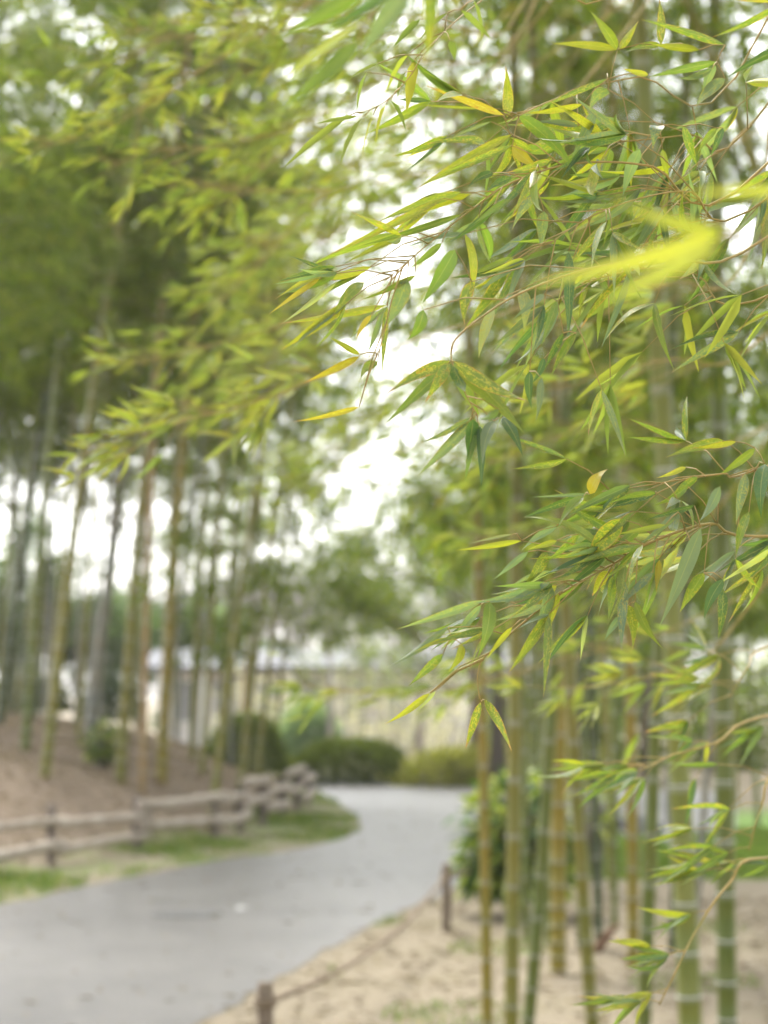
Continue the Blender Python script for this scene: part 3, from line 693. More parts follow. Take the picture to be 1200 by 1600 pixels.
p = G(457, 1222); clipped_hedge(p, 0.19, 0.19, 0.36, 'small bright yellow shrub at the end of the log fence', M['yellowshrub'], 500, 0.06, 6, 2.0, 0.1)
p = G(1010, 1200); clipped_hedge(p, 2.2, 1.0, 1.9, 'pale green hedge far behind the boulders on the right', M['light'], 6500, 0.1, 7, 2.6, 0.1)
p = G(1270, 1204); clipped_hedge(p, 2.2, 1.0, 2.2, 'tall pale green hedge at the right picture edge', M['light'], 6500, 0.1, 8, 2.6, 0.1)
p = G(860, 1206); clipped_hedge(p, 1.3, 0.9, 1.5, 'pale green hedge behind the amber culms', M['light'], 4500, 0.1, 9, 2.6, 0.1)

M['blossom'] = mat_foliage('pale_blossom', [(0, (0.36, 0.32, 0.33)), (0.5, (0.50, 0.46, 0.47)), (0.8, (0.60, 0.58, 0.57)), (1, (0.22, 0.27, 0.13))], 0.4)
for i, (a, y_, rx, h, lb) in enumerate([(455, 50, .9, 1.7, 'pale blossoming shrub behind the dark domed hedge'), (540, 52, 1.1, 2.0, 'pale blossoming shrub above the low rounded hedge'), (625, 49, .9, 1.6, 'pale blossoming shrub behind the right end of the low rounded hedge'), (700, 53, 1.1, 1.9, 'pale blossoming shrub left of the slim amber culm'), (390, 53, .8, 1.8, 'pale blossoming shrub seen behind the tan bamboo')]):
    o = clipped_hedge(Vector(((a - 600) / FPX * y_, y_, 0)), rx, rx * .8, h, lb, M['blossom'], 700, .09, 50 + i, 1.9, .3); o.name = 'blossom_shrub'; o['category'] = 'shrub'
def leafy_shrub(loc, rx, ry, h, n, ll, label, seed, mats, cat='shrub', name='leafy_shrub', bare=0.12, lw=0.48, inner=0):
    """broad leaved shrub: every leaf is a part"""
    r = random.Random(seed); root = thing(name, loc, label, cat)
    mb = MB(); tips = []
    for i in range(12):
        a = r.uniform(0, 6.28); k = r.uniform(0.25, 0.9); q = Vector((math.cos(a) * rx * k, math.sin(a) * ry * k, h * r.uniform(0.55, 0.95)))
        m = q * 0.5 + Vector((r.uniform(-.06, .06), r.uniform(-.06, .06), 0.08)); mb.tube([Vector((q.x * .08, q.y * .08, -0.05)), m, q], [0.016, 0.011, 0.004], 6)
    link('stems', mb.mesh('stems', M['bark']), root)
    base = np.zeros((1, 3))
    ms = []
    for mt in mats:
        for sg in (0.1, 0.25):
            v, f = leaf_arrays(base, [[1, 0, 0]], [[0, 0, 1]], [1.0], [lw], 0.2, sg, True); ms.append(mesh_from('leaf', v, f, mt))
    for i in range(n):
        while True:
            d = Vector((r.uniform(-1, 1), r.uniform(-1, 1), r.uniform(-0.7, 1)))
            if 0.45 < d.length < 1: break
        lump = 0.85 + 0.2 * math.sin(d.x * 5 + seed) * math.cos(d.y * 4 + d.z * 4)
        pos = Vector((d.x * rx * lump, d.y * ry * lump, h * (bare + (1 - bare) * (0.5 + 0.5 * d.z)) * (0.9 + 0.1 * lump)))
        ax = (Vector((d.x, d.y, d.z * 0.6)) + Vector((r.uniform(-.6, .6), r.uniform(-.6, .6), r.uniform(-.7, .2)))).normalized()
        up = (Vector((0, 0, 1)) + Vector((d.x, d.y, 0)) * 0.7 + Vector((r.uniform(-.4, .4), r.uniform(-.4, .4), 0))); up = (up - ax * up.dot(ax)).normalized(); y = up.cross(ax)
        s = ll * r.uniform(0.6, 1.2); mtx = Matrix((ax * s, y * s, up * s)).transposed().to_4x4(); mtx.translation = pos
        o = bpy.data.objects.new('leaf', r.choice(ms)); col.objects.link(o); o.parent = root; o.matrix_basis = mtx
    if inner:
        rr = np.random.default_rng(seed); d = unit(rr.normal(0, 1, (inner, 3))) * rr.uniform(0.2, 0.85, (inner, 1)); d[:, 2] = np.abs(d[:, 2]) * 2 - .85
        q = np.stack([d[:, 0] * rx, d[:, 1] * ry, h * (bare + (1 - bare) * (.5 + .5 * np.clip(d[:, 2], -1, .9)))], -1)
        v, f = leaf_arrays(q, d + rr.normal(0, .5, (inner, 3)), rr.normal(0, .5, (inner, 3)) + np.array([0, 0, 1]), rr.uniform(.7, 1.2, inner) * ll, rr.uniform(.7, 1.2, inner) * ll * lw, hi=True)
        link('inner_leaves', mesh_from('inner_leaves', v, f, M['aucuba']), root)['kind'] = 'stuff'
    return root
def mat_objleaf(name, stops, tf=0.3):
    m, t, o = newmat(name); oi = t.nodes.new('ShaderNodeObjectInfo'); c = ramp(t, oi.outputs['Random'], stops)
    n = noise(t, 6, 2, coords(t)); c = mixc(t, mth(t, 'MULTIPLY', n, 0.5), c, mixc(t, 1.0, c, (0.6, 0.7, 0.6), 'MULTIPLY'))
    leaf_shader(t, o, c, (1.2, 1.2, 0.6), tf, 0.45, 0.2); return m
M['auc_o'] = mat_objleaf('shrub_leaf_dark', [(0, (0.045, 0.095, 0.025)), (0.6, (0.08, 0.155, 0.035)), (1, (0.13, 0.20, 0.05))])
M['auc_y'] = mat_objleaf('shrub_leaf_pale', [(0, (0.20, 0.26, 0.05)), (0.5, (0.28, 0.34, 0.07)), (1, (0.44, 0.46, 0.14))])
p = G(808, 1436); leafy_shrub((p.x, p.y + 0.2, 0), 0.48, 0.40, 1.02, 300, 0.15, 'broad-leaved shrub with dark and lime leaves beside the path', 5, [M['auc_o'], M['auc_y']], inner=800)
p = T(162, 1200); leafy_shrub(p, 0.27, 0.25, 0.58, 180, 0.11, 'small green shrub on the mound below the grey bamboo', 6, [M['auc_o'], M['auc_y'], M['auc_y']], inner=150)
p = G(935, 1400); leafy_shrub((p.x, p.y, 0), 0.2, 0.2, 0.95, 60, 0.12, 'sparse lime-leaved sapling between the right culms', 8, [M['auc_y']], 'shrub', 'leafy_shrub', 0.3)
under = [(175, 1125, 0.75, 1.15, 'ever', 'dark undergrowth shrub among the culms on the mound top'), (60, 1112, 0.8, 0.8, 'far', 'olive undergrowth shrub at the left end of the mound top'), (262, 1140, 0.55, 0.9, 'ever', 'dark undergrowth shrub behind the boldest left culm'), (10, 1105, 0.8, 0.6, 'light', 'pale undergrowth shrub at the left picture edge'), (335, 1160, 0.4, 0.7, 'far', 'olive undergrowth shrub left of the dark domed hedge')]
for i, (a, b_, rx, h, mt, lb) in enumerate(under):
    p = T(a, b_); o = clipped_hedge(p, rx, rx * 0.8, h, lb, M[mt], 1800, 0.12, 20 + i, 2.0, 0.16); o.name = 'undergrowth_shrub'; o['category'] = 'shrub'

# ------------------------------------------------------------------ trees and building far behind
def branch_rec(mb, p, d, ln, r, depth, rg, tips, spread=0.5, nkids=(2, 4)):
    pts = [p]; dd = d.copy(); k = 4
    for i in range(k):
        dd = (dd + Vector((rg.uniform(-.12, .12), rg.uniform(-.12, .12), rg.uniform(-.02, .1)))).normalized(); pts.append(pts[-1] + dd * ln / k)
    mb.tube(pts, [r * (1 - 0.4 * i / k) for i in range(k + 1)], 6 if depth > 1 else 4, False)
    if depth == 0: tips.append(pts[-1]); return
    tips.append(pts[-1])
    for i in range(rg.randint(*nkids)):
        t = rg.uniform(0.45, 1.0); q = pts[min(k, int(t * k) + 1)]
        nd = (dd + Vector((rg.uniform(-1, 1), rg.uniform(-1, 1), rg.uniform(-.3, .6))) * spread).normalized()
        branch_rec(mb, q, nd, ln * rg.uniform(0.55, 0.8), r * 0.55, depth - 1, rg, tips, spread, nkids)
def bare_tree(x, y, h, label, seed):
    rg = random.Random(seed); root = thing('bare_tree', (x, y, 0), label, 'tree', 'bare trees along the background')
    mb = MB(); tips = []; mb.tube([(0, 0, -0.2), (0.03, 0, h * .15), (0, .03, h * .3)], [h * .03, h * .024, h * .02], 8)
    link('trunk', mb.mesh('trunk', M['barebark']), root)
    mb = MB()
    for i in range(6): branch_rec(mb, Vector((0, 0, h * (.18 + .02 * i))), Vector((math.cos(i * 1.05 + seed) * .7, math.sin(i * 1.05 + seed) * .7, .75)).normalized(), h * .32, h * .011, 4, rg, tips, 0.6, (3, 4))
    o = link('crown', mb.mesh('crown', M['barebark']), root)
for i, (px, y, h, lb) in enumerate([(350, 74, 6.9, 'grey bare tree left of the pale building, nearest the left grove'), (430, 78, 6.3, 'grey bare tree standing behind the left end of the pale building'), (500, 72, 6.0, 'grey bare tree above the middle of the pale building roof'), (585, 80, 7.0, 'grey bare tree below the bright sky gap'), (670, 76, 6.6, 'grey bare tree behind the right end of the pale building'), (300, 82, 6.8, 'grey bare tree seen between the left culms'), (470, 84, 6.9, 'second row grey bare tree above the blue-green shrub')]):
    bare_tree((px - 600) / FPX * y, y, h, lb, 40 + i)
def crown_tree(x, y, h, rx, label, mat, n, ll, seed, z0=0.25, name='evergreen_tree', bark='bark', group='evergreen trees behind the groves'):
    r = np.random.default_rng(seed); rg = random.Random(seed); root = thing(name, (x, y, Z(x, y)), label, 'tree', group)
    mb = MB(); tips = []; mb.tube([(0, 0, -0.2), (0.03, 0, h * .3), (0, .03, h * .8)], [h * .025, h * .02, h * .006], 8)
    for i in range(9): branch_rec(mb, Vector((0, 0, h * (z0 + .06 * i))), Vector((math.cos(i * 2.4) * .9, math.sin(i * 2.4) * .9, .35)).normalized(), rx * (.95 - 0.06 * i), h * .007, 2, rg, tips, 0.6)
    link('trunk', mb.mesh('trunk', M[bark]), root)
    T_ = np.array([tuple(t) for t in tips]); k = r.integers(0, len(T_), n)
    c = T_[k] + r.normal(0, 1, (n, 3)) * np.array([rx, rx, rx * 0.6]) * 0.13
    d = unit(r.normal(0, 1, (n, 3)) + np.array([0, 0, -0.2])); v, f = leaf_arrays(c, d, r.normal(0, .6, (n, 3)) + np.array([0, 0, 1]), r.uniform(.7, 1.2, n) * ll, r.uniform(.7, 1.2, n) * ll * .4)
    o = link('crown', mesh_from('crown', v, f, mat), root); o['kind'] = 'stuff'
    return root
for i, (px, y, h, rx, mt, lb) in enumerate([
    (20, 62, 4.0, 2.4, 'ever', 'dark evergreen at the far left behind the grove'), (120, 66, 3.8, 2.4, 'ever', 'dark evergreen behind the grey leaning bamboo'), (215, 64, 4.0, 2.2, 'ever', 'dark evergreen behind the middle of the left grove'), (290, 70, 4.2, 2.0, 'teal', 'grey-green evergreen beside the bare trees'),
    (-60, 60, 6.0, 2.6, 'ever', 'dark evergreen outside the left picture edge'),
    (775, 34, 5.6, 2.1, 'light', 'tallest light green tree beyond the path bend reaching toward the bright sky gap'), (740, 39, 4.6, 1.9, 'mid', 'yellow-green tree behind the slim amber culm of the right grove'), (900, 41, 6.0, 2.2, 'far', 'mid green tree behind the amber culms'), (1010, 38, 6.2, 2.2, 'light', 'light green tree behind the thickest ringed culm'), (1120, 40, 6.4, 2.4, 'far', 'mid green tree at the right picture edge')]):
    crown_tree((px - 600) / FPX * y, y, h, rx, lb, M[mt], 11000 if y < 50 else 8000, 0.13 if y < 50 else 0.22, 70 + i)

for i, (px, y, h, lb) in enumerate([(515, 46, 3.4, 'sparse young tree in front of the pale building, left one'), (655, 47, 3.6, 'sparse young tree in front of the pale building, right one'), (590, 51, 3.0, 'sparse young tree in front of the middle of the pale building')]):
    crown_tree((px - 600) / FPX * y, y, h, 0.9, lb, M['light'], 700, .12, 170 + i, .3, 'young_tree', 'barebark', 'young trees before the building')
def building():
    y = 58.0; x0, x1 = -6.2, 7.0; root = thing('garden_building', ((x0 + x1) / 2, y, 0), 'long low pale garden building with white roof behind the hedges', 'building')
    def bx(name, lo, hi, mat, par=root):
        mb = MB(); mb.box(lo, hi); return mb.build(name, M[mat], par, False)
    bx('wall', (x0, y, -0.1), (x1, y + 5, 2.25), 'wall')
    mb = MB(); b = [(x0 - .5, y - .9, 2.2), (x1 + .5, y - .9, 2.2), (x1 + .5, y + 2.5, 2.75), (x0 - .5, y + 2.5, 2.75), (x1 + .5, y + 5.9, 2.2), (x0 - .5, y + 5.9, 2.2)]
    lo = [(a, c, d + .12) for a, c, d in b]; mb.v = [Vector(q) for q in b + lo]
    mb.f = [(0, 3, 2, 1), (3, 5, 4, 2), (6, 7, 8, 9), (9, 8, 10, 11), (0, 1, 7, 6), (1, 2, 8, 7), (2, 4, 10, 8), (4, 5, 11, 10), (5, 3, 9, 11), (3, 0, 6, 9)]; mb.uv = [[(0, 0)] * 4] * 10
    mb.build('roof', M['roof'], root, False)
    n = 11
    for i in range(n):
        cx = x0 + (i + .5) * (x1 - x0) / n; hw = 0.36
        wd = bx('window', (cx - hw, y - .04, .75), (cx + hw, y - .003, 1.95), 'frame'); bx('pane', (cx - hw + .06, y - .055, .81), (cx - .03, y - .042, 1.89), 'glass', wd); bx('pane', (cx + .03, y - .055, .81), (cx + hw - .06, y - .042, 1.89), 'glass', wd)
        px = x0 + i * (x1 - x0) / n; bx('veranda_post', (px - .06, y - .8, -.1), (px + .06, y - .68, 2.24), 'frame')
building()

# ------------------------------------------------------------------ boulders and small things
def boulder(loc, s, label, mat='rock', seed=0):
    r = random.Random(seed); mb = MB(); nu, nv = 14, 9; ph = [r.uniform(0, 6) for _ in range(6)]
    for i in range(nv + 1):
        th = math.pi * i / nv
        for k in range(nu):
            a = 2 * math.pi * k / nu; d = Vector((math.sin(th) * math.cos(a), math.sin(th) * math.sin(a), math.cos(th)))
            q = 1 + .16 * math.sin(d.x * 3 + ph[0]) * math.cos(d.y * 4 + ph[1]) + .1 * math.sin(d.z * 6 + ph[2] + d.x * 5)
            m = max(abs(d.x), abs(d.y), abs(d.z)); q *= (0.75 + 0.25 / m * 0.8)
            mb.v.append(Vector((d.x * s[0] * q, d.y * s[1] * q, s[2] * (.75 + d.z * q))))
    for i in range(nv):
        for k in range(nu): mb.f.append((i * nu + k, (i + 1) * nu + k, (i + 1) * nu + (k + 1) % nu, i * nu + (k + 1) % nu)); mb.uv.append([(0, 0)] * 4)
    o = mb.mesh('boulder', M[mat], False); return tag(link('boulder', o, None, loc), label, 'boulder', 'garden stones on the right')
boulder(G(952, 1302), (.16, .15, .19), 'tallest dark boulder seen between the amber culms', 'rock', 1)
boulder(G(990, 1304), (.13, .12, .13), 'dark boulder right of the tallest one', 'rock', 2)
boulder(G(1018, 1308), (.11, .1, .12), 'squarish grey stone left of the thickest ringed culm', 'rock', 3)
boulder(G(1047, 1322), (.06, .06, .1), 'small whitish stone against the thickest ringed culm', 'palerock', 4)
boulder(G(925, 1298), (.14, .12, .12), 'low dark boulder left of the tallest one', 'rock', 5)
p = G(292, 1430); mb = MB(); mb.tube([p + Vector((0, 0, .0)), p + Vector((0, 0, .008))], .26, 28); mb.tube([p + Vector((0, 0, .0081)), p + Vector((0, 0, .011))], .2, 28)
tag(mb.build('manhole_cover', M['iron'], None, False, p), 'round worn iron cover set flush in the grey path', 'manhole cover')
p = G(367, 1427); v, f = leaf_arrays([[0, 0, 0]], [[1, 0.2, 0.25]], [[0, -.5, 1]], [.1], [.06], hi=True)
tag(link('fallen_leaf', mesh_from('fallen_leaf', v, f, M['palerock']), None, (p.x, p.y, .02)), 'single whitish leaf lying on the grey path', 'leaf')
p = G(925, 1488); mb = MB(); mb.tube([p + Vector((0, 0, -.03)), p + Vector((.06, .03, .05)), p + Vector((.12, .05, .12)), p + Vector((.17, .05, .17))], [.03, .033, .024, .004], 8)
tag(mb.build('dead_sheath', M['sheath'], None, True, p), 'short brown dead bamboo sheath sticking out of the soil', 'dead sheath')

# ------------------------------------------------------------------ grass, litter
def scatter(n, xr, yr, test, seed):
    r = np.random.default_rng(seed); x = r.uniform(*xr, n); y = r.uniform(*yr, n); k = test(x, y, r); return x[k], y[k], r
def grass(name, n, xr, yr, test, hh, seed, label):
    x, y, r = scatter(n, xr, yr, test, seed); m = len(x); z = hgt(x, y)
    d = np.stack([r.normal(0, .45, m), r.normal(0, .45, m), np.ones(m)], -1); l = r.uniform(.5, 1.2, m) * hh
    v, f = leaf_arrays(np.stack([x, y, z - .005], -1), d, r.normal(0, 1, (m, 3)), l, l * .09 + .002, sag=.25)
    tag(link(name, mesh_from(name, v, f, M['grass'])), label, 'grass', None, 'stuff')
def vtest(x, y, r):
    d = linedist(x, y, MB_LINE); n = np.sin(x * 2.3 + y * .9) + np.sin(y * 1.7 - x * 1.3) + .6 * np.sin(x * 5 + y * 3.1)
    return (d < .35) & (d > -3.2) & ~in_path(x, y) & (n > 0.25 + r.normal(0, .6, len(x)))
grass('grass', 60000, (-5.5, .4), (14, 33), vtest, .085, 1, 'patchy green grass verge between the log fence and the path')
grass('lawn_grass', 30000, (.9, 4.5), (17.5, 24), lambda x, y, r: ~in_path(x, y) & (y > 17.4), .07, 2, 'short bright green lawn behind the right grove')
def stest(x, y, r):
    n = np.sin(x * 3.1 + y * 1.9) + np.sin(y * 2.7 - x * 2.3); return ~in_path(x, y) & (n > 1.1) & (linedist(x, y, MB_LINE) < -1)
grass('weeds', 16000, (-.3, 3.4), (7, 15), stest, .05, 3, 'thin weeds scattered on the tan soil of the right grove')
def litter(n, xr, yr, test, seed, label):
    x, y, r = scatter(n, xr, yr, test, seed); m = len(x); z = hgt(x, y) + .008 + r.random(m) * .012
    d = np.stack([r.normal(0, 1, m), r.normal(0, 1, m), r.normal(0, .15, m)], -1); l = r.uniform(.06, .13, m)
    v, f = leaf_arrays(np.stack([x, y, z], -1), d, np.stack([r.normal(0, .3, m), r.normal(0, .3, m), np.ones(m)], -1), l, l * .17)
    tag(link('leaf_litter', mesh_from('leaf_litter', v, f, M['litter'])), label, 'leaf litter', None, 'stuff')
litter(34000, (-9, -1), (17, 42), lambda x, y, r: linedist(x, y, MB_LINE) > .1, 1, 'dry brown bamboo leaves covering the left mound')
litter(4200, (-1.6, 4.2), (6.5, 16), lambda x, y, r: ~in_path(x, y) & (linedist(x, y, MB_LINE) < -2), 2, 'dry fallen leaves scattered on the tan soil at the right')

x_, y_, r_ = scatter(2600, (-6, 1.5), (6.5, 30), lambda x, y, r: in_path(x, y) & (r.random(len(x)) < .35), 9)
m_ = len(x_); l_ = r_.uniform(.04, .1, m_)
v, f = leaf_arrays(np.stack([x_, y_, np.full(m_, .02)], -1), np.stack([r_.normal(0, 1, m_), r_.normal(0, 1, m_), r_.normal(0, .1, m_)], -1), np.stack([r_.normal(0, .25, m_), r_.normal(0, .25, m_), np.ones(m_)], -1), l_, l_ * .17)
tag(link('path_leaves', mesh_from('path_leaves', v, f, M['litter'])), 'small dry leaves blown across the grey path', 'leaf litter', None, 'stuff')

# ------------------------------------------------------------------ near bamboo: sprays in and around the focus plane
class Spray:
    """one branch with its twigs (one mesh) and every leaf a part of its own"""
    def __init__(s, root, stem, d, rad=0.0022):
        s.root = root; s.mb = MB(); s.leaves = []; s.d = d
        s.pts = [P(q[0], q[1], q[2] if len(q) > 2 else d) if not isinstance(q, Vector) else q for q in stem]
        s.line = s.curve(s.pts); n = len(s.line)
        s.mb.tube(s.line, [rad * .62 * (1 - .72 * i / (n - 1)) for i in range(n)], 6)
    def curve(s, pts, k=5):
        o = []; m = len(pts)
        for i in range(m - 1):
            a, b, c, e = pts[max(i - 1, 0)], pts[i], pts[i + 1], pts[min(i + 2, m - 1)]
            for j in range(k):
                t = j / k; o.append(0.5 * ((2 * b) + (c - a) * t + (2 * a - 5 * b + 4 * c - e) * t * t + (3 * b - a - 3 * c + e) * t ** 3))
        o.append(pts[-1]); return o
    def twig(s, a, b, r=0.00055):
        m = a.lerp(b, .5) + Vector((0, 0, (a - b).length * .08)); s.mb.tube([a, m, b], [r * 1.3, r, r * .7], 5)
    def join(s, base):
        # attach a leaf base to the stem: nearest point, slid back towards the root
        i = min(range(len(s.line)), key=lambda k: (s.line[k] - base).length); dist = (s.line[i] - base).length
        s.feet = getattr(s, 'feet', [])
        ft = [q for q in s.feet if (q - base).length < dist * .7]
        s.feet.append(base)
        if ft:
            q = min(ft, key=lambda v: (v - base).length)
            if (q - base).length > .003: s.twig(q, base, .0005)
            return
        j = i
        while j > 0 and (s.line[j] - s.line[i]).length < dist * 0.6: j -= 1
        if dist > .004: s.twig(s.line[j], base)
    def leaf(s, bx, by, tx, ty, w_, tone, dz=0.0, tz=None, roll=None):
        d = s.d + dz + rng.uniform(-.03, .03); base = P(bx, by, d); tip = P(tx, ty, d + (tz if tz is not None else rng.uniform(-.018, .018)))
        rl = rng.uniform(-.5, .5) if roll is None else roll
        s.leaves.append((base, tip, w_ / FPX * d / max(.6, math.cos(rl)) * 0.93, tone, rl, rng.choice(HERO[:8]))); s.join(base)
    def fill(s, n, llen=(.05, .085), tones='ggdbmy', t0=.2, out=.09, droop=.55, bias=(-.5, 0, -.35), fan=(2, 4), var=.5):
        m = len(s.line)
        for _ in range(n):
            t = rng.uniform(t0, 1) * (m - 1); i = min(int(t), m - 2); q = s.line[i].lerp(s.line[i + 1], t - i)
            td = (Vector(bias) + Vector((rng.gauss(0, var), rng.gauss(0, var), rng.gauss(0, var * .8)))).normalized(); e = q + td * out * rng.uniform(.25, 1)
            s.twig(q, e)
            for _k in range(rng.randint(*fan)):
                dd = (td + Vector((rng.gauss(-.1, var), rng.gauss(0, var * .9), rng.gauss(-droop * .6, var * .8)))).normalized(); l = rng.uniform(*llen)
                s.leaves.append((e, e + dd * l, l * rng.uniform(.095, .145), rng.choice(tones), rng.uniform(-1.0, 1.0), None))
    def done(s):
        br = s.mb.build('branch', M['twig'], s.root)
        n0 = max(0, 300 - COUNT.get(s.root.name, 0)); COUNT[s.root.name] = COUNT.get(s.root.name, 0) + len(s.leaves)
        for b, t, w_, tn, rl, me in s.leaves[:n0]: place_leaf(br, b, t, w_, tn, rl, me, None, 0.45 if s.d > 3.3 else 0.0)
        rest = s.leaves[n0:]
        if rest:
            o0 = parent_origin(br); B = np.array([tuple(q[0] - o0) for q in rest]); D = np.array([tuple(q[1] - q[0]) for q in rest])
            v, f = leaf_arrays(B, D, np.array([0, -.6, .7]) + nr.normal(0, .5, B.shape), np.linalg.norm(D, axis=1), [q[2] for q in rest], hi=True)
            link('small_leaves', mesh_from('small_leaves', v, f, M['soft']), br)['kind'] = 'stuff'
COUNT = {}
M['soft'] = mat_foliage('bamboo_leaf_soft', [(0, (0.15, 0.215, 0.06)), (0.4, (0.22, 0.275, 0.07)), (0.85, (0.29, 0.325, 0.07)), (1, (0.33, 0.31, 0.06))], 0.52)
def near_bamboo(base, r, H, tone, label, lean=(0, 0), arch=(0, 0)):
    at = culm_curve(base, lean, H, arch); root = thing('bamboo', base, label, 'bamboo', 'near bamboo whose branches hang into the picture')
    mb, nodes = culm_mesh(at, H, r, .26, 16); c = mb.build('culm', M['culm'], root); c.color = CULM_COL[tone] + (1,); add_rings(root, at, nodes, H, .12)
    return root, at

# culm right of the picture at the focus distance
A, Aat = near_bamboo((.64, 2.02, 0), .016, 3.6, 'olive', 'near bamboo at the right edge with the sharp drooping leaf sprays', (-.01, 0), (-.5, 0))
# lower sharp spray
s = Spray(A, [Aat(1.72), (1180, 838, 1.84), (1110, 818, 1.80), (1010, 850, 1.76), (960, 880), (880, 925), (815, 975), (770, 1015), (752, 1033), (746, 1060), (749, 1092)], 1.76, .0024)
for a in [(755, 938, 620, 983, 14, 'b'), (700, 980, 605, 1042, 13, 'b'), (705, 997, 645, 1020, 8, 'y'), (692, 1022, 638, 1072, 15, 'g'), (722, 1007, 700, 1050, 15, 'y'), (752, 945, 700, 1015, 14, 'b'), (765, 940, 745, 1030, 23, 'g'), (800, 980, 760, 1030, 10, 'y'),
          (850, 945, 772, 970, 12, 'b'), (860, 910, 785, 945, 11, 'b'), (860, 912, 827, 998, 21, 'b'), (872, 927, 855, 992, 15, 'y'), (870, 915, 838, 950, 12, 'y'), (751, 1097, 727, 1170, 14, 'm'), (757, 1093, 800, 1175, 15, 'm'),
          (815, 845, 710, 860, 10, 'y'), (800, 835, 730, 850, 5, 'p'), (870, 822, 815, 860, 13, 'b'), (870, 845, 825, 858, 10, 'y'), (855, 862, 815, 920, 19, 'm'), (825, 862, 772, 905, 11, 'b'), (672, 1083, 600, 1132, 12, 'y'), (680, 1080, 650, 1112, 7, 'p')]: s.leaf(*a)
for a in [(755, 1030, 672, 1083)]: s.twig(P(a[0], a[1], 1.76), P(a[2], a[3], 1.76), .0011)
for a in [(915, 772, 815, 810, 13, 'd'), (920, 772, 827, 777, 6, 'b'), (912, 775, 872, 825, 15, 'm'), (922, 772, 950, 733, 20, 'o'), (1025, 770, 950, 787, 10, 'g'), (1025, 772, 930, 800, 12, 'd'), (970, 810, 915, 885, 34, 'm'), (927, 825, 860, 872, 17, 'b'), (1000, 825, 957, 865, 17, 'g'),
          (1075, 760, 1020, 790, 12, 'g'), (1125, 760, 1092, 815, 18, 'b'), (1095, 825, 1030, 980, 26, 'b'), (1100, 895, 1062, 957, 20, 'g'), (1130, 905, 1100, 970, 20, 'd'), (1130, 920, 1122, 1000, 17, 'd'), (992, 940, 1037, 1015, 15, 'm'), (982, 945, 988, 1015, 19, 'm'), (977, 882, 970, 960, 19, 'm'),
          (957, 900, 950, 970, 15, 'g'), (950, 892, 925, 932, 17, 'y'), (1030, 875, 1025, 925, 11, 'o'), (1020, 895, 970, 945, 14, 'b'), (972, 960, 945, 1000, 12, 'b'), (1080, 850, 1065, 900, 12, 'd'), (1060, 800, 1000, 850, 12, 'b'), (990, 800, 930, 850, 10, 'g'), (1040, 820, 960, 835, 9, 'y'), (1085, 790, 1010, 812, 10, 'd'),
          (940, 860, 870, 905, 12, 'b'), (905, 835, 850, 880, 11, 'g'), (960, 845, 880, 870, 9, 'p')]: s.leaf(*a)
q_ = s.line; s.line = q_[:len(q_) * 6 // 10]; s.fill(26, (.04, .075), 'gbdmgp', .1, .07, .45, (-.6, 0, -.3), (2, 4), .4); s.line = q_
s.done()
s = Spray(A, [Aat(1.85), (1180, 735, 1.84), (1130, 740, 1.8), (1060, 750), (1000, 760), (940, 768)], 1.8, .0019)
for a in [(1130, 688, 1040, 715, 17, 'm'), (1072, 730, 1025, 747, 9, 'y'), (1090, 745, 1040, 790, 14, 'g'), (1195, 725, 1190, 812, 25, 'd'), (1165, 740, 1150, 820, 18, 'b'), (1180, 700, 1120, 745, 14, 'm'), (1170, 800, 1150, 870, 16, 'g'), (1150, 690, 1080, 700, 10, 'y')]: s.leaf(*a)
s.fill(10, (.045, .08), 'ggdbmb', .0); s.done()
A2, A2at = near_bamboo((.70, 1.88, 0), .015, 3.7, 'green', 'near bamboo at the right edge with the sharp upper sprays of yellow leaves', (-.01, 0), (-.5, 0))
# centre palmate cluster hanging from the upper spray
s = Spray(A, [Aat(2.12), (1160, 395, 1.84), (1040, 400, 1.78), (920, 420, 1.72), (820, 455, 1.69), (760, 490, 1.67), (712, 530), (706, 563), (725, 610), (747, 651)], 1.66, .0022)
for a in [(706, 565, 602, 617, 20, 'm'), (704, 567, 602, 662, 20, 'g'), (702, 567, 664, 629, 20, 'm'), (706, 570, 727, 612, 20, 'd'), (708, 568, 750, 651, 25, 'm'), (710, 565, 823, 626, 24, 'm'), (712, 566, 820, 678, 28, 'm'),
          (737, 657, 651, 745, 19, 'b'), (739, 655, 730, 722, 24, 'd'), (746, 658, 726, 756, 13, 'g'), (750, 665, 752, 764, 15, 'd'), (772, 658, 754, 726, 21, 'b'), (785, 652, 818, 715, 19, 'd'), (735, 652, 657, 692, 10, 'b'), (780, 640, 745, 655, 11, 'g'),
          (828, 580, 831, 640, 15, 'd'), (846, 591, 837, 659, 13, 'b')]: s.leaf(*a, tz=rng.uniform(-.03, .01))
for a in [(737, 440, 726, 508, 21, 'm'), (711, 390, 659, 475, 27, 'g'), (662, 484, 636, 531, 20, 'g'), (815, 452, 818, 520, 22, 'p'), (772, 480, 748, 560, 18, 'p'), (850, 460, 800, 500, 12, 'b'), (870, 470, 845, 540, 14, 'g'), (880, 520, 850, 580, 12, 'd'), (900, 520, 860, 590, 14, 'g'), (850, 560, 830, 600, 12, 'd')]: s.leaf(*a, dz=.08)
s.done()
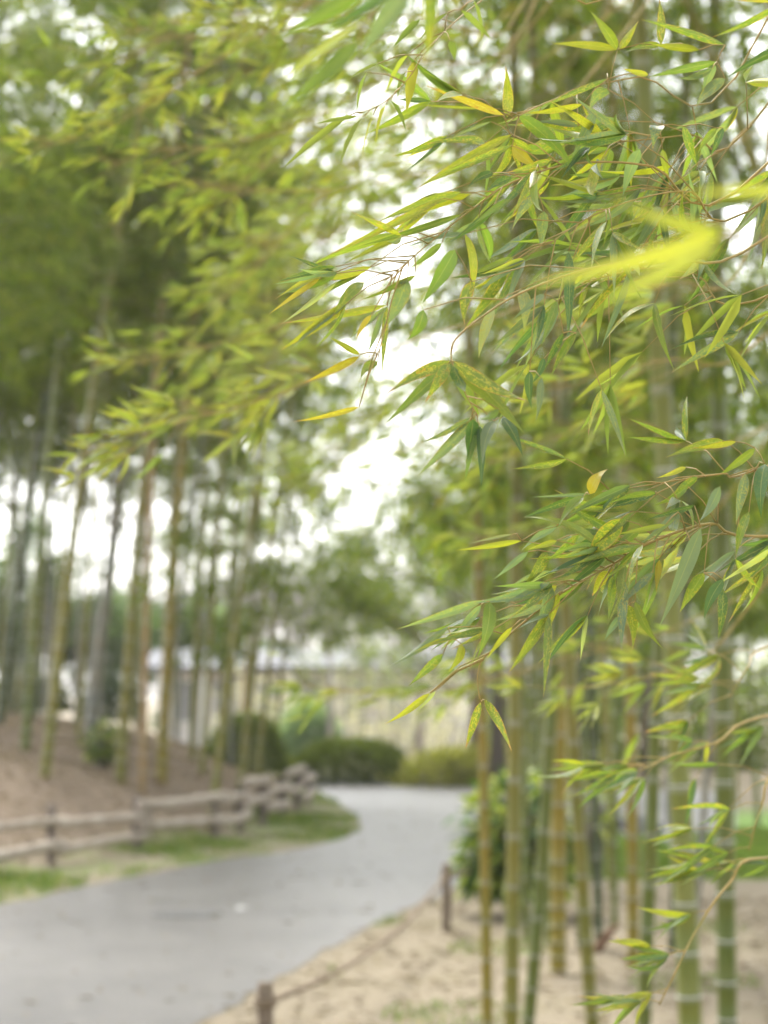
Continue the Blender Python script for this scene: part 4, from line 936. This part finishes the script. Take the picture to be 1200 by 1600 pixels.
# arching yellow sprays
s = Spray(A2, [A2at(2.28), (1150, 300, 1.9), (1020, 260, 1.86), (900, 255, 1.82), (800, 285), (740, 325), (680, 372), (630, 415), (600, 440)], 1.80, .0022)
for a in [(800, 210, 647, 297, 15, 'y'), (800, 227, 673, 277, 13, 'g'), (785, 235, 660, 290, 12, 'y'), (720, 300, 590, 347, 17, 'm'), (735, 303, 600, 352, 14, 'y'), (693, 310, 510, 400, 13, 'y'), (720, 335, 560, 385, 12, 'g'), (620, 365, 476, 420, 16, 'm'), (640, 360, 540, 410, 12, 'y'),
          (580, 417, 467, 439, 14, 'y'), (500, 435, 419, 492, 9, 'o'), (527, 440, 437, 508, 9, 'p'), (604, 477, 434, 506, 13, 'y'), (569, 441, 520, 495, 19, 'm'), (580, 492, 556, 531, 9, 'o'), (636, 436, 605, 509, 28, 'b'), (650, 430, 560, 470, 10, 'g'), (767, 190, 697, 220, 6, 'b'), (770, 270, 730, 293, 14, 'd'), (800, 277, 760, 300, 14, 'd'),
          (830, 260, 770, 300, 14, 'g'), (860, 250, 790, 270, 12, 'm'), (840, 300, 800, 360, 16, 'b'), (800, 310, 740, 350, 12, 'g'), (770, 330, 700, 380, 12, 'd'), (850, 330, 845, 390, 20, 'b'), (690, 380, 640, 420, 12, 'g')]: s.leaf(*a)
s.fill(9, (.045, .075), 'gdbmy', .15); s.done()
s = Spray(A2, [(630, 415, 1.80), (612, 470), (600, 520), (590, 552), (575, 556)], 1.78, .0012)
for a in [(562, 554, 514, 526, 10, 'y'), (561, 557, 473, 599, 13, 'o'), (590, 565, 563, 595, 16, 'g'), (561, 636, 456, 659, 9, 'o')]: s.leaf(*a)
s.twig(P(590, 552, 1.78), P(561, 636, 1.78)); s.done()
# upper middle and upper right sprays
s = Spray(A2, [A2at(2.55), (1150, 120, 2.0), (1000, 120, 1.95), (880, 150, 1.9), (800, 185, 1.85), (787, 180)], 1.85, .0018)
for a in [(787, 180, 663, 133, 13, 'o'), (793, 183, 790, 103, 19, 'y'), (750, 170, 643, 163, 5, 'y'), (950, 123, 833, 173, 10, 'g'), (910, 163, 820, 177, 11, 'y'), (950, 140, 920, 175, 22, 'b'), (903, 197, 833, 190, 11, 'b'), (930, 173, 893, 247, 19, 'b'), (810, 180, 905, 280, 24, 'g'), (800, 230, 842, 262, 20, 'o'), (1030, 197, 1020, 233, 24, 'b'), (1067, 197, 1090, 260, 15, 'g'), (1000, 233, 973, 307, 21, 'b'), (1035, 233, 1045, 283, 12, 'y'),
          (1120, 200, 1090, 240, 12, 'g'), (1130, 200, 1110, 245, 12, 'd'), (965, 77, 862, 68, 14, 'y'), (965, 77, 922, 17, 17, 'm'), (967, 77, 998, 32, 13, 'y'), (1033, 70, 1030, -2, 15, 'm'), (1033, 70, 977, 82, 12, 'g'), (1093, 78, 1015, 68, 13, 'y'), (1133, 70, 1000, 30, 13, 'g'), (1120, 97, 1013, 120, 15, 'g'), (1113, 107, 1060, 123, 12, 'b'), (1133, 123, 1087, 167, 20, 'b'), (1117, 100, 1097, 150, 16, 'b'), (1013, 117, 973, 107, 10, 'y')]: s.leaf(*a)
s.fill(12, (.045, .08), 'ggdbmy', .05); s.done()
s = Spray(A2, [A2at(2.2), (1170, 330, 1.9), (1080, 300, 1.88), (1000, 310, 1.85), (920, 340, 1.83), (860, 380, 1.8)], 1.86, .002); s.fill(30, (.045, .085), 'gddbbmgy', .0, .11); s.done()
s = Spray(A2, [A2at(2.38), (1170, 200, 1.98), (1080, 210, 1.95), (980, 220, 1.93), (900, 215, 1.9)], 1.95, .002); s.fill(24, (.045, .085), 'ggdbmgy', .0, .11); s.done()
s = Spray(A2, [A2at(2.05), (1180, 470, 1.9), (1090, 430, 1.92), (1000, 420, 1.9), (900, 450, 1.88), (840, 500, 1.85)], 1.9, .0018); s.fill(20, (.045, .08), 'gdbbmg', .0, .1); s.done()
# hanging spray at the top centre
s = Spray(A2, [A2at(2.78), (1000, -60, 1.95), (830, -40, 1.88), (740, 10, 1.82), (670, 75), (640, 120), (600, 160), (550, 182)], 1.74, .0016)
for a in [(547, 180, 433, 257, 15, 'g'), (567, 183, 523, 253, 17, 'd'), (583, 180, 557, 247, 8, 'd'), (603, 163, 578, 227, 17, 'b'), (573, 113, 550, 173, 15, 'b'), (640, 83, 597, 140, 19, 'b'), (648, 93, 635, 173, 19, 'd'), (633, 113, 617, 153, 13, 'd'), (610, 157, 640, 202, 21, 'm'), (657, 30, 613, 70, 13, 'd'), (703, 63, 712, 93, 14, 'b'), (560, 182, 490, 190, 8, 'p'), (590, 100, 540, 120, 8, 'y'), (700, 20, 650, 60, 12, 'g'), (720, 15, 770, 60, 11, 'b'), (740, 0, 760, 60, 12, 'y')]: s.leaf(*a)
s.done()

# nearest, strongly blurred leaves
C, Cat = near_bamboo((.46, .98, 0), .010, 2.6, 'olive', 'thin nearest bamboo outside the right edge with the large blurred leaves', (0, 0), (-.15, 0))
s = Spray(C, [Cat(1.78), (1300, 385, .86), (1180, 372, .80), (1132, 368, .78)], .78, .0012)
for a in [(1132, 366, 950, 308, 25, 'Y'), (1126, 366, 800, 447, 30, 'Y'), (1130, 380, 930, 480, 27, 'Y'), (1260, 300, 1050, 305, 20, 'Y'), (1240, 372, 1330, 480, 30, 'g')]: s.leaf(*a, tz=-.015, roll=.1)
s.done()
s = Spray(C, [Cat(2.1), (1100, -190, 1.15), (860, -170, 1.15), (720, -90, 1.14), (640, -30, 1.12), (590, 5, 1.1), (565, 40, 1.1)], 1.10, .0013)
for a in [(580, -25, 432, 62, 30, 'g'), (560, 65, 432, 178, 28, 'g'), (563, 35, 424, 138, 14, 'p'), (640, -20, 560, 92, 36, 'b'), (673, -40, 664, 100, 25, 'g'), (620, -20, 500, 50, 20, 'd'), (700, -70, 720, 20, 22, 'y')]: s.leaf(*a, roll=.15)
s.done()

# sprays a little behind the focus plane: upper left, left middle, lower right
B, Bat = near_bamboo((.92, 3.45, 0), .024, 4.2, 'olive', 'near bamboo outside the right edge with the soft lower right sprays', (-.02, 0), (-.6, .1))
D, Dat = near_bamboo((1.25, 4.5, 0), .026, 5.6, 'olive', 'near bamboo outside the right edge arching yellow sprays over the path', (-.02, 0), (-1.8, .1))
E, Eat = near_bamboo((1.42, 5.2, 0), .026, 5.6, 'green', 'near bamboo outside the right edge with soft green sprays across the centre', (-.02, 0), (-1.6, .1))
def softspray(root, stem, n, tones, llen=(.04, .075), out=.16, t0=.25, bias=(-.8, 0, -.12), fan=(2, 5)):
    q = Spray(root, stem, stem[-1][2], .004); q.fill(n, llen, tones, t0, out, .32, bias, fan, .36); q.done()
# lower right, closest to the focus plane
softspray(B, [Bat(1.55), (1190, 1120, 2.9), (1120, 1160, 2.8), (1050, 1180, 2.75), (1000, 1205, 2.7)], 10, 'ggdym', (.05, .08), .09, .1)
softspray(B, [Bat(1.25), (1200, 1340, 2.7), (1140, 1380, 2.6), (1090, 1450, 2.55), (1050, 1530, 2.5), (1030, 1570, 2.5)], 12, 'ggdgy', (.045, .075), .07, .1)
softspray(B, [Bat(1.45), (1230, 1200, 2.7), (1190, 1260, 2.6), (1170, 1330, 2.6)], 9, 'ggdgm', (.05, .08), .09, .1)
softspray(B, [Bat(1.7), (1200, 1010, 3.0), (1170, 1040, 2.9), (1140, 1090, 2.9)], 7, 'ggdm', (.05, .08), .09, .1)
softspray(B, [Bat(2.3), (1150, 560, 3.6), (1060, 560, 3.6), (960, 580, 3.6), (870, 610, 3.6)], 20, 'yggm', (.05, .08))
softspray(B, [Bat(2.6), (1150, 430, 3.5), (1060, 440, 3.5), (960, 480, 3.5), (900, 520, 3.5)], 20, 'ggmb', (.05, .08))
softspray(B, [Bat(2.0), (1130, 1000, 3.6), (1040, 1050, 3.6), (940, 1070, 3.6), (850, 1075, 3.6)], 12, 'gymp', (.05, .08))
# upper left: yellow sprays over the path
softspray(D, [Dat(4.3), (900, -120, 4.3), (600, -60, 4.2), (430, 40, 4.15), (330, 100, 4.1), (240, 160, 4.1), (130, 215, 4.05), (70, 225, 4.0)], 62, 'yyygmp')
softspray(D, [Dat(3.9), (820, 40, 4.4), (640, 100, 4.35), (480, 190, 4.3), (360, 225, 4.3), (250, 235, 4.25), (170, 260, 4.2)], 68, 'yygmpb')
softspray(D, [Dat(4.2), (760, -40, 4.5), (560, 20, 4.5), (380, 60, 4.5), (260, 60, 4.4), (170, 120, 4.4)], 62, 'yyymg')
softspray(D, [Dat(3.4), (850, 200, 4.5), (700, 260, 4.5), (560, 290, 4.45), (440, 300, 4.4), (330, 290, 4.3)], 55, 'yymgb')
softspray(D, [Dat(4.4), (800, -120, 4.7), (620, -50, 4.7), (480, 10, 4.7), (300, 30, 4.6), (200, 50, 4.6)], 55, 'yygmg')
softspray(D, [Dat(3.6), (760, 120, 4.9), (600, 180, 4.9), (450, 240, 4.9), (320, 320, 4.8)], 55, 'ygmgb')
softspray(D, [Dat(4.0), (820, 0, 4.2), (700, 40, 4.2), (600, 60, 4.2), (480, 90, 4.2)], 46, 'yymgb')
# left middle
softspray(E, [Eat(2.9), (840, 470, 4.0), (680, 520, 3.9), (500, 590, 3.7), (380, 635, 3.6), (280, 660, 3.5), (190, 715, 3.4)], 46, 'ymmgp', (.05, .085), .13, .45)
softspray(E, [Eat(3.1), (820, 400, 5.0), (640, 440, 5.0), (470, 500, 4.9), (330, 540, 4.8), (220, 570, 4.7)], 68, 'gpbmg')
softspray(E, [Eat(3.6), (760, 150, 5.1), (620, 210, 5.1), (480, 330, 5.0), (400, 420, 5.0), (350, 470, 4.9)], 62, 'gbpgm')
softspray(E, [Eat(2.4), (1120, 700, 5.0), (1000, 660, 5.0), (880, 680, 5.0), (770, 720, 5.0), (650, 690, 5.0)], 52, 'ymgg', (.045, .085))
softspray(E, [Eat(2.0), (1100, 960, 5.4), (1000, 1000, 5.4), (880, 1030, 5.3), (780, 1060, 5.2), (640, 1085, 5.1), (480, 1070, 5.0)], 52, 'yymg', (.045, .085))
softspray(E, [Eat(2.6), (1100, 820, 5.4), (960, 800, 5.4), (840, 830, 5.3), (740, 850, 5.2)], 46, 'ggmy', (.045, .085))
softspray(E, [Eat(2.1), (1120, 900, 5.8), (1000, 890, 5.8), (900, 920, 5.7), (800, 960, 5.7)], 46, 'ggmy', (.045, .085))
F, Fat = near_bamboo((1.9, 7.9, 0), .03, 6.8, 'olive', 'bamboo outside the right edge arching a feathery crown across the bright sky gap', (-.03, 0), (-2.2, .2))
for st_, n_, tn_ in [([(760, 120, 7.6), (660, 200, 7.5), (560, 270, 7.4), (470, 340, 7.3), (400, 430, 7.2)], 80, 'gpgbm'), ([(720, 60, 7.8), (600, 130, 7.8), (500, 200, 7.7), (420, 260, 7.6)], 80, 'ygpm'), ([(740, 300, 7.9), (650, 330, 7.9), (560, 350, 7.8), (480, 400, 7.8), (430, 470, 7.7)], 70, 'gpgb'),
                     ([(760, 560, 8.0), (680, 590, 8.0), (600, 640, 8.0), (530, 700, 7.9)], 50, 'gmpy'), ([(700, -60, 7.9), (580, 0, 7.9), (470, 60, 7.8), (380, 120, 7.7)], 70, 'yygm'), ([(640, 400, 8.2), (520, 480, 8.2), (430, 560, 8.1), (370, 660, 8.0)], 60, 'gpgb')]:
    softspray(F, [Fat(4.6)] + st_, n_, tn_, (.06, .1), .26, .3)
F2, F2at = near_bamboo((2.3, 9.8, 0), .03, 7.2, 'green', 'green bamboo outside the right edge hanging pale sprays into the middle of the sky gap', (-.03, 0), (-2.4, .2))
for st_, n_, tn_ in [([(800, 180, 9.6), (720, 250, 9.5), (640, 290, 9.4), (570, 330, 9.3), (510, 380, 9.3)], 170, 'gpgp'), ([(780, 420, 9.6), (690, 470, 9.5), (600, 500, 9.4), (520, 540, 9.4), (450, 600, 9.3)], 130, 'gppb'), ([(760, 580, 9.8), (680, 620, 9.7), (610, 650, 9.7), (540, 720, 9.6), (490, 780, 9.6)], 170, 'gpgm'), ([(700, 0, 9.6), (600, 60, 9.6), (530, 120, 9.5), (460, 180, 9.5)], 80, 'ygpp'), ([(680, 300, 9.9), (600, 370, 9.9), (500, 430, 9.8), (420, 520, 9.8), (360, 620, 9.7)], 90, 'gpgp')]:
    softspray(F2, [F2at(5.2)] + st_, n_, tn_, (.065, .105), .32, .3)
print('near leaves', NEARLEAF[0])

# ------------------------------------------------------------------ thin haze box, added to imitate veiling lens glare
hb = MB(); hb.box((-1500, -400, -1.5), (1500, 2600, 14.5))
m, t, o = newmat('haze'); pv = t.nodes.new('ShaderNodeVolumePrincipled'); pv.inputs['Color'].default_value = (0.95, 0.96, 0.97, 1); pv.inputs['Density'].default_value = 0.00045; pv.inputs['Anisotropy'].default_value = 0.3
L(t, pv.outputs[0], o.inputs['Volume'])
hz = hb.build('haze', m, None, False); tag(hz, 'added thin pale haze imitating veiling lens glare over the garden', 'haze', None, 'stuff')
cy.volume_bounces = 1
